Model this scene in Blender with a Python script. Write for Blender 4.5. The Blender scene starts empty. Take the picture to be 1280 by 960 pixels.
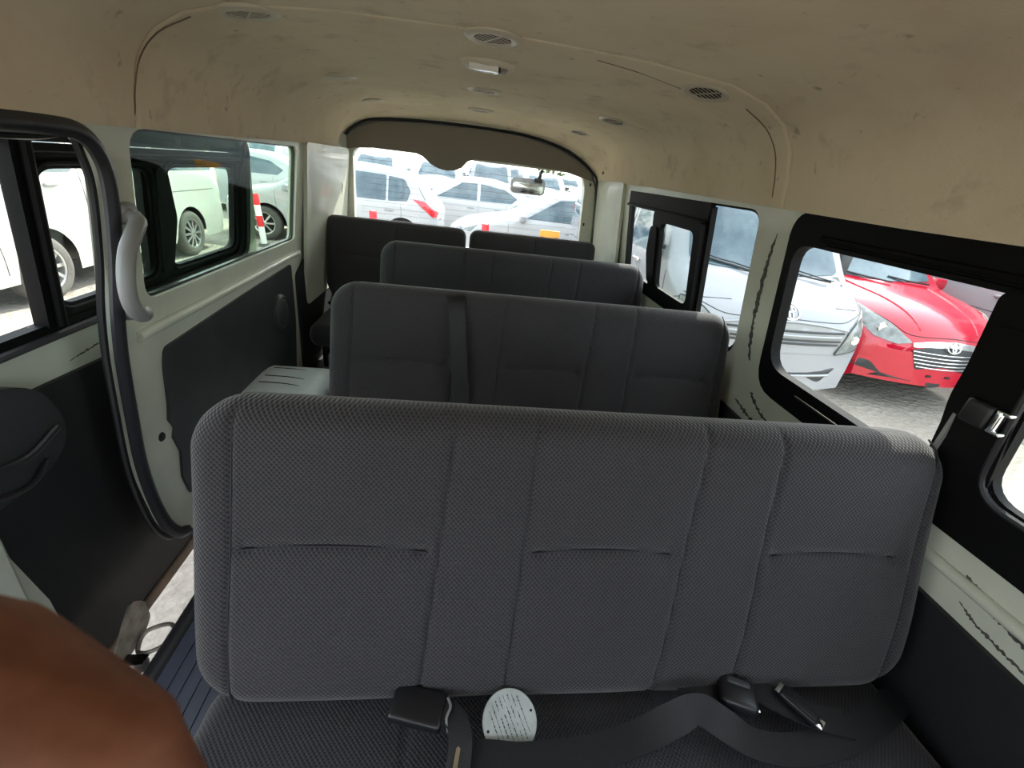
import bpy, bmesh, math, random
from mathutils import Vector, Matrix
from mathutils.bvhtree import BVHTree
from mathutils.geometry import delaunay_2d_cdt
random.seed(7)
PI = math.pi
sc = bpy.context.scene
col = sc.collection

# ------------------------------------------------------------------ camera
cam_d = bpy.data.cameras.new('camera'); cam = bpy.data.objects.new('camera', cam_d); col.objects.link(cam)
cam_d.sensor_width = 36; cam_d.lens = 541.66 / 1280 * 36; cam_d.clip_start = 0.005; cam_d.clip_end = 400
_X = Vector((0.98991862, -0.08547731, 0.11293693)); _U = Vector((-0.0631863, 0.44711208, 0.8922434)); _B = Vector((-0.12676203, -0.89038442, 0.43720358))
m3 = Matrix((_X, _U, _B)).transposed()
cam.matrix_world = Matrix.Translation((0, 0, 1.37)) @ m3.to_4x4()
cam_d.dof.use_dof = True; cam_d.dof.focus_distance = 1.3; cam_d.dof.aperture_fstop = 9.0
sc.camera = cam
# ------------------------------------------------------------------ sky, sun, exposure
SUN = Vector((0.29, 0.66, 0.66)).normalized()
w = bpy.data.worlds.new('sky'); sc.world = w; w.use_nodes = True
nt = w.node_tree; nt.nodes.clear()
sky = nt.nodes.new('ShaderNodeTexSky'); sky.sky_type = 'NISHITA'; sky.sun_disc = False
sky.sun_elevation = math.asin(SUN.z); sky.sun_rotation = math.atan2(SUN.x, SUN.y); sky.dust_density = 3.0; sky.air_density = 1.0
hz = nt.nodes.new('ShaderNodeMix'); hz.data_type = 'RGBA'; hz.inputs[0].default_value = 0.55; hz.inputs[7].default_value = (6.5, 6.6, 6.6, 1)
bg = nt.nodes.new('ShaderNodeBackground'); bg.inputs[1].default_value = 0.34
wo = nt.nodes.new('ShaderNodeOutputWorld')
nt.links.new(sky.outputs[0], hz.inputs[6]); nt.links.new(hz.outputs[2], bg.inputs[0]); nt.links.new(bg.outputs[0], wo.inputs[0])
sd = bpy.data.lights.new('sun', 'SUN'); sd.energy = 5.2; sd.angle = 0.012; sd.color = (1, .95, .86)
so = bpy.data.objects.new('sun', sd); col.objects.link(so); so.rotation_euler = SUN.to_track_quat('Z', 'Y').to_euler(); so.location = (3, 6, 9)
sc.view_settings.view_transform = 'Standard'; sc.view_settings.look = 'None'; sc.view_settings.gamma = 1
sc.view_settings.use_curve_mapping = False; sc.view_settings.exposure = 1.28
sc.render.engine = 'CYCLES'
sc.cycles.use_denoising = True; sc.cycles.max_bounces = 10; sc.cycles.diffuse_bounces = 5; sc.cycles.transparent_max_bounces = 16
sc.cycles.sample_clamp_indirect = 6; sc.cycles.caustics_reflective = False; sc.cycles.caustics_refractive = False

# ------------------------------------------------------------------ materials
def lin(c):
    return tuple(((v / 255) / 12.92 if v / 255 < .04045 else ((v / 255 + .055) / 1.055) ** 2.4) for v in c)
def mat(name, rgb, rough=.5, metal=0, noise=0, nscale=20, bump=0, bscale=200, spec=.5, coat=0, rgb2=None, emit=None):
    m = bpy.data.materials.new(name); m.use_nodes = True
    t = m.node_tree; b = t.nodes['Principled BSDF']
    b.inputs['Base Color'].default_value = (*rgb, 1); b.inputs['Roughness'].default_value = rough
    b.inputs['Metallic'].default_value = metal; b.inputs['Specular IOR Level'].default_value = spec; b.inputs['Coat Weight'].default_value = coat
    tc = t.nodes.new('ShaderNodeTexCoord')
    if noise:
        n = t.nodes.new('ShaderNodeTexNoise'); n.inputs['Scale'].default_value = nscale; n.inputs['Detail'].default_value = 6; n.inputs['Roughness'].default_value = .6
        r = t.nodes.new('ShaderNodeValToRGB'); r.color_ramp.elements[0].position = .35; r.color_ramp.elements[1].position = .7
        c2 = rgb2 or tuple(v * (1 - noise) for v in rgb)
        r.color_ramp.elements[0].color = (*rgb, 1); r.color_ramp.elements[1].color = (*c2, 1)
        t.links.new(tc.outputs['Object'], n.inputs['Vector']); t.links.new(n.outputs[0], r.inputs[0]); t.links.new(r.outputs[0], b.inputs['Base Color'])
    if bump:
        n = t.nodes.new('ShaderNodeTexNoise'); n.inputs['Scale'].default_value = bscale; n.inputs['Detail'].default_value = 3
        bp = t.nodes.new('ShaderNodeBump'); bp.inputs['Strength'].default_value = bump; bp.inputs['Distance'].default_value = .002
        t.links.new(tc.outputs['Object'], n.inputs['Vector']); t.links.new(n.outputs[0], bp.inputs['Height']); t.links.new(bp.outputs[0], b.inputs['Normal'])
    return m
def glass_mat(name, tint=(1, 1, 1), refl=.12):
    m = bpy.data.materials.new(name); m.use_nodes = True; t = m.node_tree; t.nodes.clear()
    o = t.nodes.new('ShaderNodeOutputMaterial'); mx = t.nodes.new('ShaderNodeMixShader'); tr = t.nodes.new('ShaderNodeBsdfTransparent')
    g = t.nodes.new('ShaderNodeBsdfGlossy'); g.inputs['Roughness'].default_value = .02; tr.inputs[0].default_value = (*tint, 1)
    lw = t.nodes.new('ShaderNodeLayerWeight'); lw.inputs[0].default_value = .5
    pw = t.nodes.new('ShaderNodeMath'); pw.operation = 'POWER'; pw.inputs[1].default_value = 4.5; t.links.new(lw.outputs['Facing'], pw.inputs[0])
    ml = t.nodes.new('ShaderNodeMath'); ml.operation = 'MULTIPLY_ADD'; ml.inputs[1].default_value = .6; ml.inputs[2].default_value = refl * .2; t.links.new(pw.outputs[0], ml.inputs[0])
    t.links.new(ml.outputs[0], mx.inputs[0]); t.links.new(tr.outputs[0], mx.inputs[1]); t.links.new(g.outputs[0], mx.inputs[2]); t.links.new(mx.outputs[0], o.inputs[0])
    return m
def fabric(name, rgb, dark, k=700, dot=.5):
    # staggered dot weave, in the cloth's own coordinates (x across, y up the panel)
    m = bpy.data.materials.new(name); m.use_nodes = True; t = m.node_tree; b = t.nodes['Principled BSDF']
    b.inputs['Roughness'].default_value = .85; b.inputs['Specular IOR Level'].default_value = .25; b.inputs['Sheen Weight'].default_value = .25; b.inputs['Sheen Roughness'].default_value = .4
    tc = t.nodes.new('ShaderNodeTexCoord'); sp = t.nodes.new('ShaderNodeSeparateXYZ'); t.links.new(tc.outputs['Object'], sp.inputs[0])
    def mth(op, a, bb=None):
        n = t.nodes.new('ShaderNodeMath'); n.operation = op
        for i, v in enumerate((a, bb)):
            if v is None: continue
            if isinstance(v, (int, float)): n.inputs[i].default_value = v
            else: t.links.new(v, n.inputs[i])
        return n.outputs[0]
    u = mth('MULTIPLY', sp.outputs[0], k * 1.1); v = mth('MULTIPLY', sp.outputs[1], k)
    a = mth('SINE', u); c = mth('SINE', v)
    h = mth('MULTIPLY', a, c)
    r = t.nodes.new('ShaderNodeMapRange'); r.inputs[1].default_value = -.2; r.inputs[2].default_value = .9; t.links.new(h, r.inputs[0])
    mx = t.nodes.new('ShaderNodeMix'); mx.data_type = 'RGBA'; mx.inputs[6].default_value = (*rgb, 1); mx.inputs[7].default_value = (*dark, 1)
    t.links.new(mth('MULTIPLY', r.outputs[0], dot * 2), mx.inputs[0])
    n = t.nodes.new('ShaderNodeTexNoise'); n.inputs['Scale'].default_value = 5; t.links.new(tc.outputs['Object'], n.inputs[0])
    hs = t.nodes.new('ShaderNodeHueSaturation'); t.links.new(mx.outputs[2], hs.inputs['Color']); t.links.new(mth('ADD', mth('MULTIPLY', n.outputs[0], .3), .85), hs.inputs['Value'])
    t.links.new(hs.outputs[0], b.inputs['Base Color'])
    bp = t.nodes.new('ShaderNodeBump'); bp.inputs['Strength'].default_value = .6; bp.inputs['Distance'].default_value = .0012; bp.invert = True
    t.links.new(h, bp.inputs['Height']); t.links.new(bp.outputs[0], b.inputs['Normal'])
    return m

M = {}
M['paint'] = mat('pale_green_white_paint', (.62, .64, .53), .38, noise=.12, nscale=6, coat=.2)
M['door_paint'] = mat('door_inner_paint', (.60, .64, .54), .38, noise=.1, nscale=5, coat=.2)
M['chip'] = mat('bare_metal_chip', (.09, .085, .075), .8, noise=.5, nscale=80)
M['black'] = mat('black_rubber', (.012, .012, .013), .42, bump=.15, bscale=60)
M['frame'] = mat('black_window_frame', (.006, .006, .006), .6, spec=.10)
M['seal'] = mat('door_seal_rubber', (.025, .025, .03), .38)
M['trimdark'] = mat('charcoal_trim_board', (.036, .041, .043), .5, noise=.35, nscale=9, bump=.25, bscale=300)
M['trimblack'] = mat('black_trim_board', (.011, .0115, .013), .6, noise=.4, nscale=6, bump=.25, bscale=250)
M['plasticgrey'] = mat('grey_plastic', (.24, .24, .235), .42)
M['rearpanel'] = mat('grey_beige_panel', (.215, .19, .155), .6, bump=.2, bscale=300)
M['fabric'] = fabric('grey_weave', (.052, .049, .052), (.009, .009, .011), 760, .45)
M['fabric2'] = fabric('grey_weave_cushion', (.050, .050, .055), (.010, .010, .012), 760, .45)
M['side'] = mat('plain_grey_cloth', (.06, .06, .065), .85, noise=.2, nscale=30, bump=.3, bscale=500, spec=.2)
M['piping'] = mat('dark_piping', (.02, .02, .025), .7)
M['belt'] = mat('black_webbing', (.011, .012, .014), .5, bump=.5, bscale=900)
M['buckle'] = mat('black_buckle_plastic', (.012, .012, .014), .35, bump=.1, bscale=300)
M['chrome'] = mat('chrome', (.8, .8, .8), .12, 1)
M['steel'] = mat('dull_steel', (.35, .33, .3), .5, .7, noise=.6, nscale=25)
M['floor'] = mat('blue_grey_vinyl', (.055, .065, .10), .35, noise=.3, nscale=10)
M['wheelbox'] = mat('pale_blue_box', (.66, .72, .73), .4, noise=.12, nscale=12)
M['tag'] = mat('pale_label_card', (.50, .55, .53), .6, noise=.3, nscale=18)
M['ink'] = mat('label_ink', (.09, .11, .11), .7)
M['ivory'] = mat('ivory_plastic', (.55, .50, .40), .4)
M['lens'] = mat('lamp_lens', (.8, .8, .78), .15, coat=.5)
M['ventdark'] = mat('dark_parts_and_shade', (.010, .009, .007), .8)  # near-black for small dark parts; also paints the shade in vents and wheels
M['seamline'] = mat('headliner_seam', (.16, .125, .085), .8)
M['glass'] = glass_mat('clear_glass', (.93, .96, .95))
M['glass_green'] = glass_mat('green_tint_glass', (.80, .90, .82))
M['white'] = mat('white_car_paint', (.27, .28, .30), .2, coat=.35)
M['white_sun'] = mat('sunlit_white_car_paint', (.42, .43, .44), .2, coat=.35)  # the same white paint, lightened to stand in for sunlight
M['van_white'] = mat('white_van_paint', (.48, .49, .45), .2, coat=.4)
M['silver'] = mat('silver_grey_paint', (.30, .31, .32), .2, .1, coat=.5)
M['red'] = mat('red_car_paint', (.44, .004, .022), .16, coat=.5, noise=.12, nscale=3)
M['carglass'] = mat('dark_blue_car_glass', (.025, .055, .075), .05, coat=.2, spec=.6, noise=.6, nscale=3, rgb2=(.09, .14, .16))
M['tyre'] = mat('dusty_tyre', (.10, .095, .085), .85, noise=.3, nscale=20)
M['rim'] = mat('alloy_wheel', (.55, .55, .54), .25, .8)
M['headlight'] = mat('clear_headlamp', (.22, .24, .23), .12, coat=.4, spec=.6, noise=.6, nscale=14)
M['redlens'] = mat('red_lens', (.62, .01, .02), .12, coat=1)
M['orange'] = mat('orange_plate', (.8, .32, .04), .5)
M['grille'] = mat('grille_slats', (.016, .018, .02), .4)
M['grillegrey'] = mat('grille_grey_slats', (.30, .31, .32), .25, .5)
M['polered'] = mat('red_pole_band', (.75, .02, .03), .45)
M['polewhite'] = mat('white_pole_band', (.85, .85, .82), .45)
M['skin'] = mat('brown_skin', (.23, .088, .047), .6, noise=.4, nscale=30, bump=.3, bscale=150, spec=.35)
M['nail'] = mat('nail', (.35, .18, .13), .3)

def ceiling_mat():
    m = mat('stained_beige_headliner', (.42, .37, .28), .8, bump=.25, bscale=260, spec=.2)
    t = m.node_tree; b = t.nodes['Principled BSDF']; tc = [n for n in t.nodes if n.type == 'TEX_COORD'][0]
    def stain(scale, lo, hi, seed):
        mp = t.nodes.new('ShaderNodeMapping'); mp.inputs['Location'].default_value = (seed, seed * .7, seed * .3); t.links.new(tc.outputs['Object'], mp.inputs[0])
        n = t.nodes.new('ShaderNodeTexNoise'); n.inputs['Scale'].default_value = scale; n.inputs['Detail'].default_value = 5; n.inputs['Roughness'].default_value = .62
        t.links.new(mp.outputs[0], n.inputs[0]); r = t.nodes.new('ShaderNodeMapRange'); r.inputs[1].default_value = lo; r.inputs[2].default_value = hi
        t.links.new(n.outputs[0], r.inputs[0]); return r.outputs[0]
    prev = None
    for (sca, lo, hi, seed, c, k) in ((4, .45, .75, 3.1, (.62, .50, .35), .7), (9, .57, .78, 8.2, (.32, .23, .15), .5), (22, .64, .78, 1.2, (.12, .08, .05), .7)):
        mx = t.nodes.new('ShaderNodeMix'); mx.data_type = 'RGBA'
        ml = t.nodes.new('ShaderNodeMath'); ml.operation = 'MULTIPLY'; ml.inputs[1].default_value = k; t.links.new(stain(sca, lo, hi, seed), ml.inputs[0])
        t.links.new(ml.outputs[0], mx.inputs[0]); mx.inputs[7].default_value = (*c, 1)
        if prev is None: mx.inputs[6].default_value = (.74, .635, .47, 1)
        else: t.links.new(prev, mx.inputs[6])
        prev = mx.outputs[2]
    t.links.new(prev, b.inputs['Base Color'])
    return m
M['ceiling'] = ceiling_mat()
def gravel_mat():
    m = mat('dusty_gravel', (.46, .42, .36), .95, spec=.2)
    t = m.node_tree; b = t.nodes['Principled BSDF']; tc = [n for n in t.nodes if n.type == 'TEX_COORD'][0]
    n1 = t.nodes.new('ShaderNodeTexNoise'); n1.inputs['Scale'].default_value = .6; n1.inputs['Detail'].default_value = 8; n1.inputs['Roughness'].default_value = .7
    n2 = t.nodes.new('ShaderNodeTexVoronoi'); n2.inputs['Scale'].default_value = 16
    n3 = t.nodes.new('ShaderNodeTexNoise'); n3.inputs['Scale'].default_value = 26; n3.inputs['Detail'].default_value = 8; n3.inputs['Roughness'].default_value = .75
    for n in (n1, n2, n3): t.links.new(tc.outputs['Object'], n.inputs['Vector'])
    r = t.nodes.new('ShaderNodeValToRGB'); e = r.color_ramp.elements
    e[0].position = .32; e[0].color = (.22, .195, .165, 1); e[1].position = .68; e[1].color = (.52, .475, .41, 1)
    mx = t.nodes.new('ShaderNodeMath'); mx.operation = 'ADD'; m2 = t.nodes.new('ShaderNodeMath'); m2.operation = 'MULTIPLY'; m2.inputs[1].default_value = .5
    m1 = t.nodes.new('ShaderNodeMath'); m1.operation = 'MULTIPLY'; m1.inputs[1].default_value = .5
    t.links.new(n1.outputs[0], m1.inputs[0]); t.links.new(n3.outputs[0], m2.inputs[0]); t.links.new(m1.outputs[0], mx.inputs[0]); t.links.new(m2.outputs[0], mx.inputs[1])
    t.links.new(mx.outputs[0], r.inputs[0]); t.links.new(r.outputs[0], b.inputs['Base Color'])
    bp = t.nodes.new('ShaderNodeBump'); bp.inputs['Strength'].default_value = .9; bp.inputs['Distance'].default_value = .03
    ad = t.nodes.new('ShaderNodeMath'); ad.operation = 'ADD'; t.links.new(n2.outputs[0], ad.inputs[0]); t.links.new(n3.outputs[0], ad.inputs[1])
    t.links.new(ad.outputs[0], bp.inputs['Height']); t.links.new(bp.outputs[0], b.inputs['Normal'])
    return m
M['gravel'] = gravel_mat()

# ------------------------------------------------------------------ helpers
def build(name, bm, m, parent=None, smooth=40, loc=None, rot=None, recalc=True):
    if recalc: bmesh.ops.recalc_face_normals(bm, faces=bm.faces)
    me = bpy.data.meshes.new(name); bm.to_mesh(me); bm.free()
    if m is not None: me.materials.append(m)
    if smooth:
        for p in me.polygons: p.use_smooth = True
        me.set_sharp_from_angle(angle=math.radians(smooth))
    o = bpy.data.objects.new(name, me); col.objects.link(o)
    if parent is not None: o.parent = parent
    if loc is not None: o.location = loc
    if rot is not None: o.rotation_euler = rot
    return o
def tag(o, label=None, cat=None, group=None, kind=None):
    if label: o['label'] = label
    if cat: o['category'] = cat
    if group: o['group'] = group
    if kind: o['kind'] = kind
    return o
def empty(name, loc=(0, 0, 0), rz=0):
    o = bpy.data.objects.new(name, None); col.objects.link(o); o.location = loc; o.rotation_euler = (0, 0, rz); o.empty_display_size = .1
    return o
def kids(o): return [c for c in bpy.data.objects if c.parent == o]
def copy_tree(o, parent=None):
    c = o.copy(); col.objects.link(c); c.parent = parent
    for ch in kids(o): copy_tree(ch, c)
    return c
def box(bm, c, s, bevel=0, rot=None):
    g = bmesh.ops.create_cube(bm, size=1)
    M4 = Matrix.Translation(c) @ (rot.to_4x4() if rot else Matrix.Identity(4)) @ Matrix.Diagonal((*s, 1))
    bmesh.ops.transform(bm, matrix=M4, verts=g['verts'])
    if bevel:
        es = list({e for v in g['verts'] for e in v.link_edges})
        bmesh.ops.bevel(bm, geom=es, offset=bevel, segments=3, affect='EDGES', profile=.5)
    return bm
def catmull(pts, n=6, closed=False):
    P = [Vector(p) for p in pts]; out = []; N = len(P)
    rng = range(N if closed else N - 1)
    for i in rng:
        a = P[(i - 1) % N] if (closed or i > 0) else P[0] * 2 - P[1]
        b = P[i]; c = P[(i + 1) % N]; d = P[(i + 2) % N] if (closed or i + 2 < N) else P[-1] * 2 - P[-2]
        for k in range(n):
            t = k / n
            out.append(.5 * ((2 * b) + (c - a) * t + (2 * a - 5 * b + 4 * c - d) * t * t + (3 * b - a - 3 * c + d) * t ** 3))
    if not closed: out.append(P[-1])
    return out
def sweep(bm, pts, prof, closed=False, up=Vector((0, 0, 1)), scale=None):
    """sweep a closed 2D profile [(a,b)] along pts; a along side vector, b along the 'up' made perpendicular"""
    P = [Vector(p) for p in pts]; N = len(P); rings = []
    nrm = None
    for i in range(N):
        if closed: t = P[(i + 1) % N] - P[i - 1]
        else: t = P[min(i + 1, N - 1)] - P[max(i - 1, 0)]
        t.normalize()
        if nrm is None:
            nrm = up - t * up.dot(t)
            if nrm.length < 1e-4: nrm = Vector((1, 0, 0)) - t * t.x
        else: nrm = nrm - t * nrm.dot(t)
        nrm.normalize(); s = t.cross(nrm); k = scale[i] if scale else 1
        rings.append([bm.verts.new(P[i] + s * a * k + nrm * b * k) for a, b in prof])
    L = len(prof)
    for i in range(N if closed else N - 1):
        A = rings[i]; B = rings[(i + 1) % N]
        for j in range(L): bm.faces.new((A[j], A[(j + 1) % L], B[(j + 1) % L], B[j]))
    if not closed: bm.faces.new(rings[0]); bm.faces.new(rings[-1][::-1])
    return bm
def circ(r, n=10, ry=None): return [(r * math.cos(2 * PI * i / n), (ry or r) * math.sin(2 * PI * i / n)) for i in range(n)]
def tube(bm, pts, r, n=10, closed=False, scale=None, **k): return sweep(bm, pts, circ(r, n), closed, scale=scale, **k)
def lathe(bm, prof, n=32, mtx=Matrix.Identity(4)):
    """prof [(radius, height)] about local z"""
    rings = []
    for r, h in prof:
        if r < 1e-5: rings.append([bm.verts.new(mtx @ Vector((0, 0, h)))])
        else: rings.append([bm.verts.new(mtx @ Vector((r * math.cos(2 * PI * i / n), r * math.sin(2 * PI * i / n), h))) for i in range(n)])
    for A, B in zip(rings, rings[1:]):
        for i in range(n):
            j = (i + 1) % n
            if len(A) == 1 and len(B) == 1: continue
            if len(A) == 1: bm.faces.new((A[0], B[i], B[j]))
            elif len(B) == 1: bm.faces.new((A[i], A[j], B[0]))
            else: bm.faces.new((A[i], A[j], B[j], B[i]))
    return bm
def rpoly(pts, r, n=5):
    """round the corners of a 2D polygon; r may be a list"""
    out = []; N = len(pts)
    for i in range(N):
        p = Vector(pts[i]); a = Vector(pts[i - 1]); b = Vector(pts[(i + 1) % N]); rr = r[i] if isinstance(r, (list, tuple)) else r
        d1 = (a - p); d2 = (b - p); k = min(rr, d1.length * .49, d2.length * .49)
        if k < 1e-5: out.append(tuple(p)); continue
        p1 = p + d1.normalized() * k; p2 = p + d2.normalized() * k
        for j in range(n + 1):
            t = j / n; out.append(tuple(p1 * (1 - t) ** 2 + p * 2 * t * (1 - t) + p2 * t * t))
    return out
def rrect(a0, b0, a1, b1, r, n=5): return rpoly([(a0, b0), (a1, b0), (a1, b1), (a0, b1)], r, n)
def inside(p, poly):
    x, y = p; c = False; N = len(poly)
    for i in range(N):
        x1, y1 = poly[i]; x2, y2 = poly[i - 1]
        if (y1 > y) != (y2 > y) and x < (x2 - x1) * (y - y1) / (y2 - y1) + x1: c = not c
    return c
def edgedist(p, poly):
    p = Vector(p); best = 9
    for i in range(len(poly)):
        a = Vector(poly[i - 1]); b = Vector(poly[i]); ab = b - a; L = ab.length_squared
        t = 0 if L == 0 else max(0, min(1, (p - a).dot(ab) / L)); best = min(best, (a + ab * t - p).length)
    return best
def tri2d(outer, holes=(), res=.1):
    vs = []; es = []
    for loop in [outer, *holes]:
        k = len(vs); vs += [Vector(p) for p in loop]; n = len(loop); es += [(k + i, k + (i + 1) % n) for i in range(n)]
    xs = [p[0] for p in outer]; ys = [p[1] for p in outer]
    nx = int((max(xs) - min(xs)) / res); ny = int((max(ys) - min(ys)) / res)
    for i in range(1, nx + 1):
        for j in range(1, ny + 1):
            p = (min(xs) + i * res, min(ys) + j * res)
            if inside(p, outer) and not any(inside(p, h) for h in holes) and all(edgedist(p, l) > res * .3 for l in [outer, *holes]): vs.append(Vector(p))
    V, Eo, F, *_ = delaunay_2d_cdt(vs, es, [], 0, 1e-6)
    F = [f for f in F if (lambda c: inside(c, outer) and not any(inside(c, h) for h in holes))((sum(V[i].x for i in f) / len(f), sum(V[i].y for i in f) / len(f)))]
    return [tuple(v) for v in V], F
def panel(outer, holes, mp, th, res=.12, bm=None):
    """solid sheet: mp(a,b,d) -> 3D point, d = depth 0..th"""
    bm = bm or bmesh.new(); V, F = tri2d(outer, holes, res); used = sorted({i for f in F for i in f})
    A = {i: bm.verts.new(mp(*V[i], 0)) for i in used}; B = {i: bm.verts.new(mp(*V[i], th)) for i in used}
    cnt = {}
    for f in F:
        bm.faces.new([A[i] for i in f]); bm.faces.new([B[i] for i in reversed(f)])
        for a, b in zip(f, (*f[1:], f[0])):
            cnt[(a, b)] = 1
    for (a, b) in cnt:
        if (b, a) not in cnt: bm.faces.new((A[b], A[a], B[a], B[b]))
    return bm
def sm(t): t = max(0, min(1, t)); return t * t * (3 - 2 * t)
def lerp(a, b, t): return a + (b - a) * t
def pl(x, P):
    if x <= P[0][0]: return P[0][1]
    for (a, b), (c, d) in zip(P, P[1:]):
        if x <= c: return b + (d - b) * (x - a) / (c - a)
    return P[-1][1]

# wall surfaces of the van body (y, z) -> x
def xl(z): return -.82 + .06 * sm((z - .80) / .58) if z > .8 else -.82
def xr(z): return .93 - .07 * sm((z - .80) / .58) if z > .8 else .93
def WL(a, b, d): return Vector((xl(b) - d, a, b))
def WR(a, b, d): return Vector((xr(b) + d, a, b))
def WLo(o): return lambda a, b, d: WL(a, b, d + o)
def WRo(o): return lambda a, b, d: WR(a, b, d + o)

# ================================================================== SETTING : van body
ZF = .25
ground = bmesh.new()
N = 60
gv = [[ground.verts.new((-70 + 140 * i / N, -40 + 160 * j / N, -.35)) for j in range(N + 1)] for i in range(N + 1)]
for i in range(N):
    for j in range(N): ground.faces.new((gv[i][j], gv[i + 1][j], gv[i + 1][j + 1], gv[i][j + 1]))
tag(build('ground', ground, M['gravel']), kind='structure')

# floor of the van
fb = bmesh.new()
box(fb, (.145, .95, ZF - .03), (1.55, 4.3, .06))
for x in (-.60, -.57, -.54, -.51, -.48, -.45): box(fb, (x, .95, ZF + .001), (.006, 4.2, .004))
tag(build('floor', fb, M['floor'], smooth=0), kind='structure')
fb = bmesh.new()
box(fb, (-.73, 2.15, ZF - .03), (.20, 1.9, .06))
tag(build('floor', fb, M['trimblack'], smooth=0), kind='structure')
th = bmesh.new()   # rounded dark sill of the doorway
sweep(th, [(-.650, y, ZF - .03) for y in (-.5, .2, .7, .90)] + [(-.67, 1.02, ZF - .03), (-.75, 1.14, ZF - .03)], circ(.032, 12, .030))
tag(build('trim_1', th, M['seal']), kind='structure')

# left wall (door opening is a notch from below), window hole
wl_outer = rpoly([(-1.1, .10), (-.30, .10), (-.30, 1.352), (1.088, 1.358), (1.062, .90), (1.02, .55), (1.05, .30), (1.12, .22), (3.16, .22), (3.16, 1.46), (-1.1, 1.46)],
                 [0, 0, .05, .10, .05, .2, .08, .02, 0, 0, 0])
winL = rrect(1.175, .965, 2.24, 1.362, [.05, .03, .03, .07])
bm = panel(wl_outer, [winL, rrect(-1.02, .90, -.42, 1.345, .06)], WL, .035, .15)
tag(build('wall_left', bm, M['paint']), kind='structure')
# right wall, two window holes
wr_outer = [(-1.1, .22), (3.16, .22), (3.16, 1.46), (-1.1, 1.46)]
winR2 = rrect(-.32, .872, 1.135, 1.350, [.05, .09, .06, .05])
winR1 = rrect(1.30, .885, 2.47, 1.352, [.07, .05, .05, .06])
bm = panel(wr_outer, [winR2, winR1, rrect(-1.02, .90, -.46, 1.345, .06)], WR, .035, .15)
tag(build('wall_right', bm, M['paint']), kind='structure')

# rear wall: frame round the tailgate opening
gate = [(-.815, .26), (-.815, .98), (-.795, 1.38), (-.765, 1.46), (-.70, 1.52), (-.58, 1.562), (-.30, 1.585), (.0, 1.592), (.32, 1.585), (.56, 1.545), (.70, 1.49), (.80, 1.42), (.845, 1.34), (.885, .98), (.885, .26)]
def gate_ray(x, z):
    """point of the tailgate outline (grown 1.5 cm) in the direction of (x, z) from the middle of the opening"""
    c = Vector((.03, 1.15)); d = (Vector((x, z)) - c); best = None
    for (a, b) in zip(gate, gate[1:]):
        a = Vector(a); e = Vector(b) - a; den = d.x * e.y - d.y * e.x
        if abs(den) < 1e-9: continue
        t = ((a - c).x * e.y - (a - c).y * e.x) / den; u = ((a - c).x * d.y - (a - c).y * d.x) / den
        if t > 0 and -.001 <= u <= 1.001 and (best is None or t < best): best = t
    return tuple(c + d * ((best or 1) + .018 / d.length))
# headliner
XC = .05
prof = [(.800, 1.378), (.792, 1.40), (.785, 1.44), (.765, 1.50), (.725, 1.55), (.66, 1.588), (.56, 1.615), (.35, 1.632), (.12, 1.638), (0, 1.639)]
full = [(-a, z) for a, z in prof] + [(a, z) for a, z in reversed(prof[:-1])]
cb = bmesh.new()
ys = [-1.1 + i * .05 for i in range(int(4.24 / .05) + 1)] + [3.14]
ys = sorted(set(ys + [1.19, 1.196, 1.202, 1.208, 1.214]))
rings = []
for y in ys:
    dip = -.006 * math.exp(-((y - 1.202) / .004) ** 2)
    fall = .03 * sm((y - 2.75) / .4)
    row = []
    for a, z in full:
        k = -dip
        zz = z - (fall if z > 1.45 else 0) - max(0, min(.022, .024 - .016 * (y - .7))) * sm((1.46 - z) / .06)
        p = Vector((XC + a * (1 + k), zz + k * (1 if z > 1.4 else 0)))
        tt = sm((y - 2.80) / .33)
        if tt > 0:
            g = gate_ray(p.x, p.y); p = p.lerp(Vector(g), tt)
        row.append(Vector((p.x, y, p.y)))
    rings.append(row)
inn = [[cb.verts.new(v) for v in r] for r in rings]
out = [[cb.verts.new(v + Vector(((v.x - XC) * .05, 0, .03 if v.z > 1.45 else .012))) for v in r] for r in rings]
for A, B in zip(inn, inn[1:]):
    for j in range(len(A) - 1): cb.faces.new((A[j], A[j + 1], B[j + 1], B[j]))
for A, B in zip(out, out[1:]):
    for j in range(len(A) - 1): cb.faces.new((A[j + 1], A[j], B[j], B[j + 1]))
for e in (0, -1):
    for j in range(len(full) - 1): cb.faces.new((inn[e][j], inn[e][j + 1], out[e][j + 1], out[e][j]))
for e in (0, -1):
    for A, B, C2, D in zip(inn, inn[1:], out, out[1:]): cb.faces.new((A[e], B[e], D[e], C2[e]))
ceil = tag(build('ceiling', cb, M['ceiling'], smooth=60), kind='structure')
# dark moulding seams across the headliner coves, and a short seam by the centre lamp
def ceil_z(x): return pl(abs(x - XC), [(a, z) for a, z in reversed(prof)])
for side in (-1, 1):
    sb = bmesh.new()
    pts = [(XC + side * (a - .003), (1.19 if side < 0 else 1.25) + .004 * i * i / 3, z - .002) for i, (a, z) in enumerate(prof[:6])]
    tube(sb, catmull(pts, 4), .0014, 6)
    tag(build('trim_%d' % (2 if side < 0 else 3), sb, M['seamline']), kind='structure')
sb = bmesh.new(); tube(sb, catmull([(.29, 1.27, ceil_z(.29)), (.42, 1.31, ceil_z(.42)), (.60, 1.37, ceil_z(.60))], 5), .0013, 6)
tag(build('trim_4', sb, M['seamline']), kind='structure')

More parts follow.
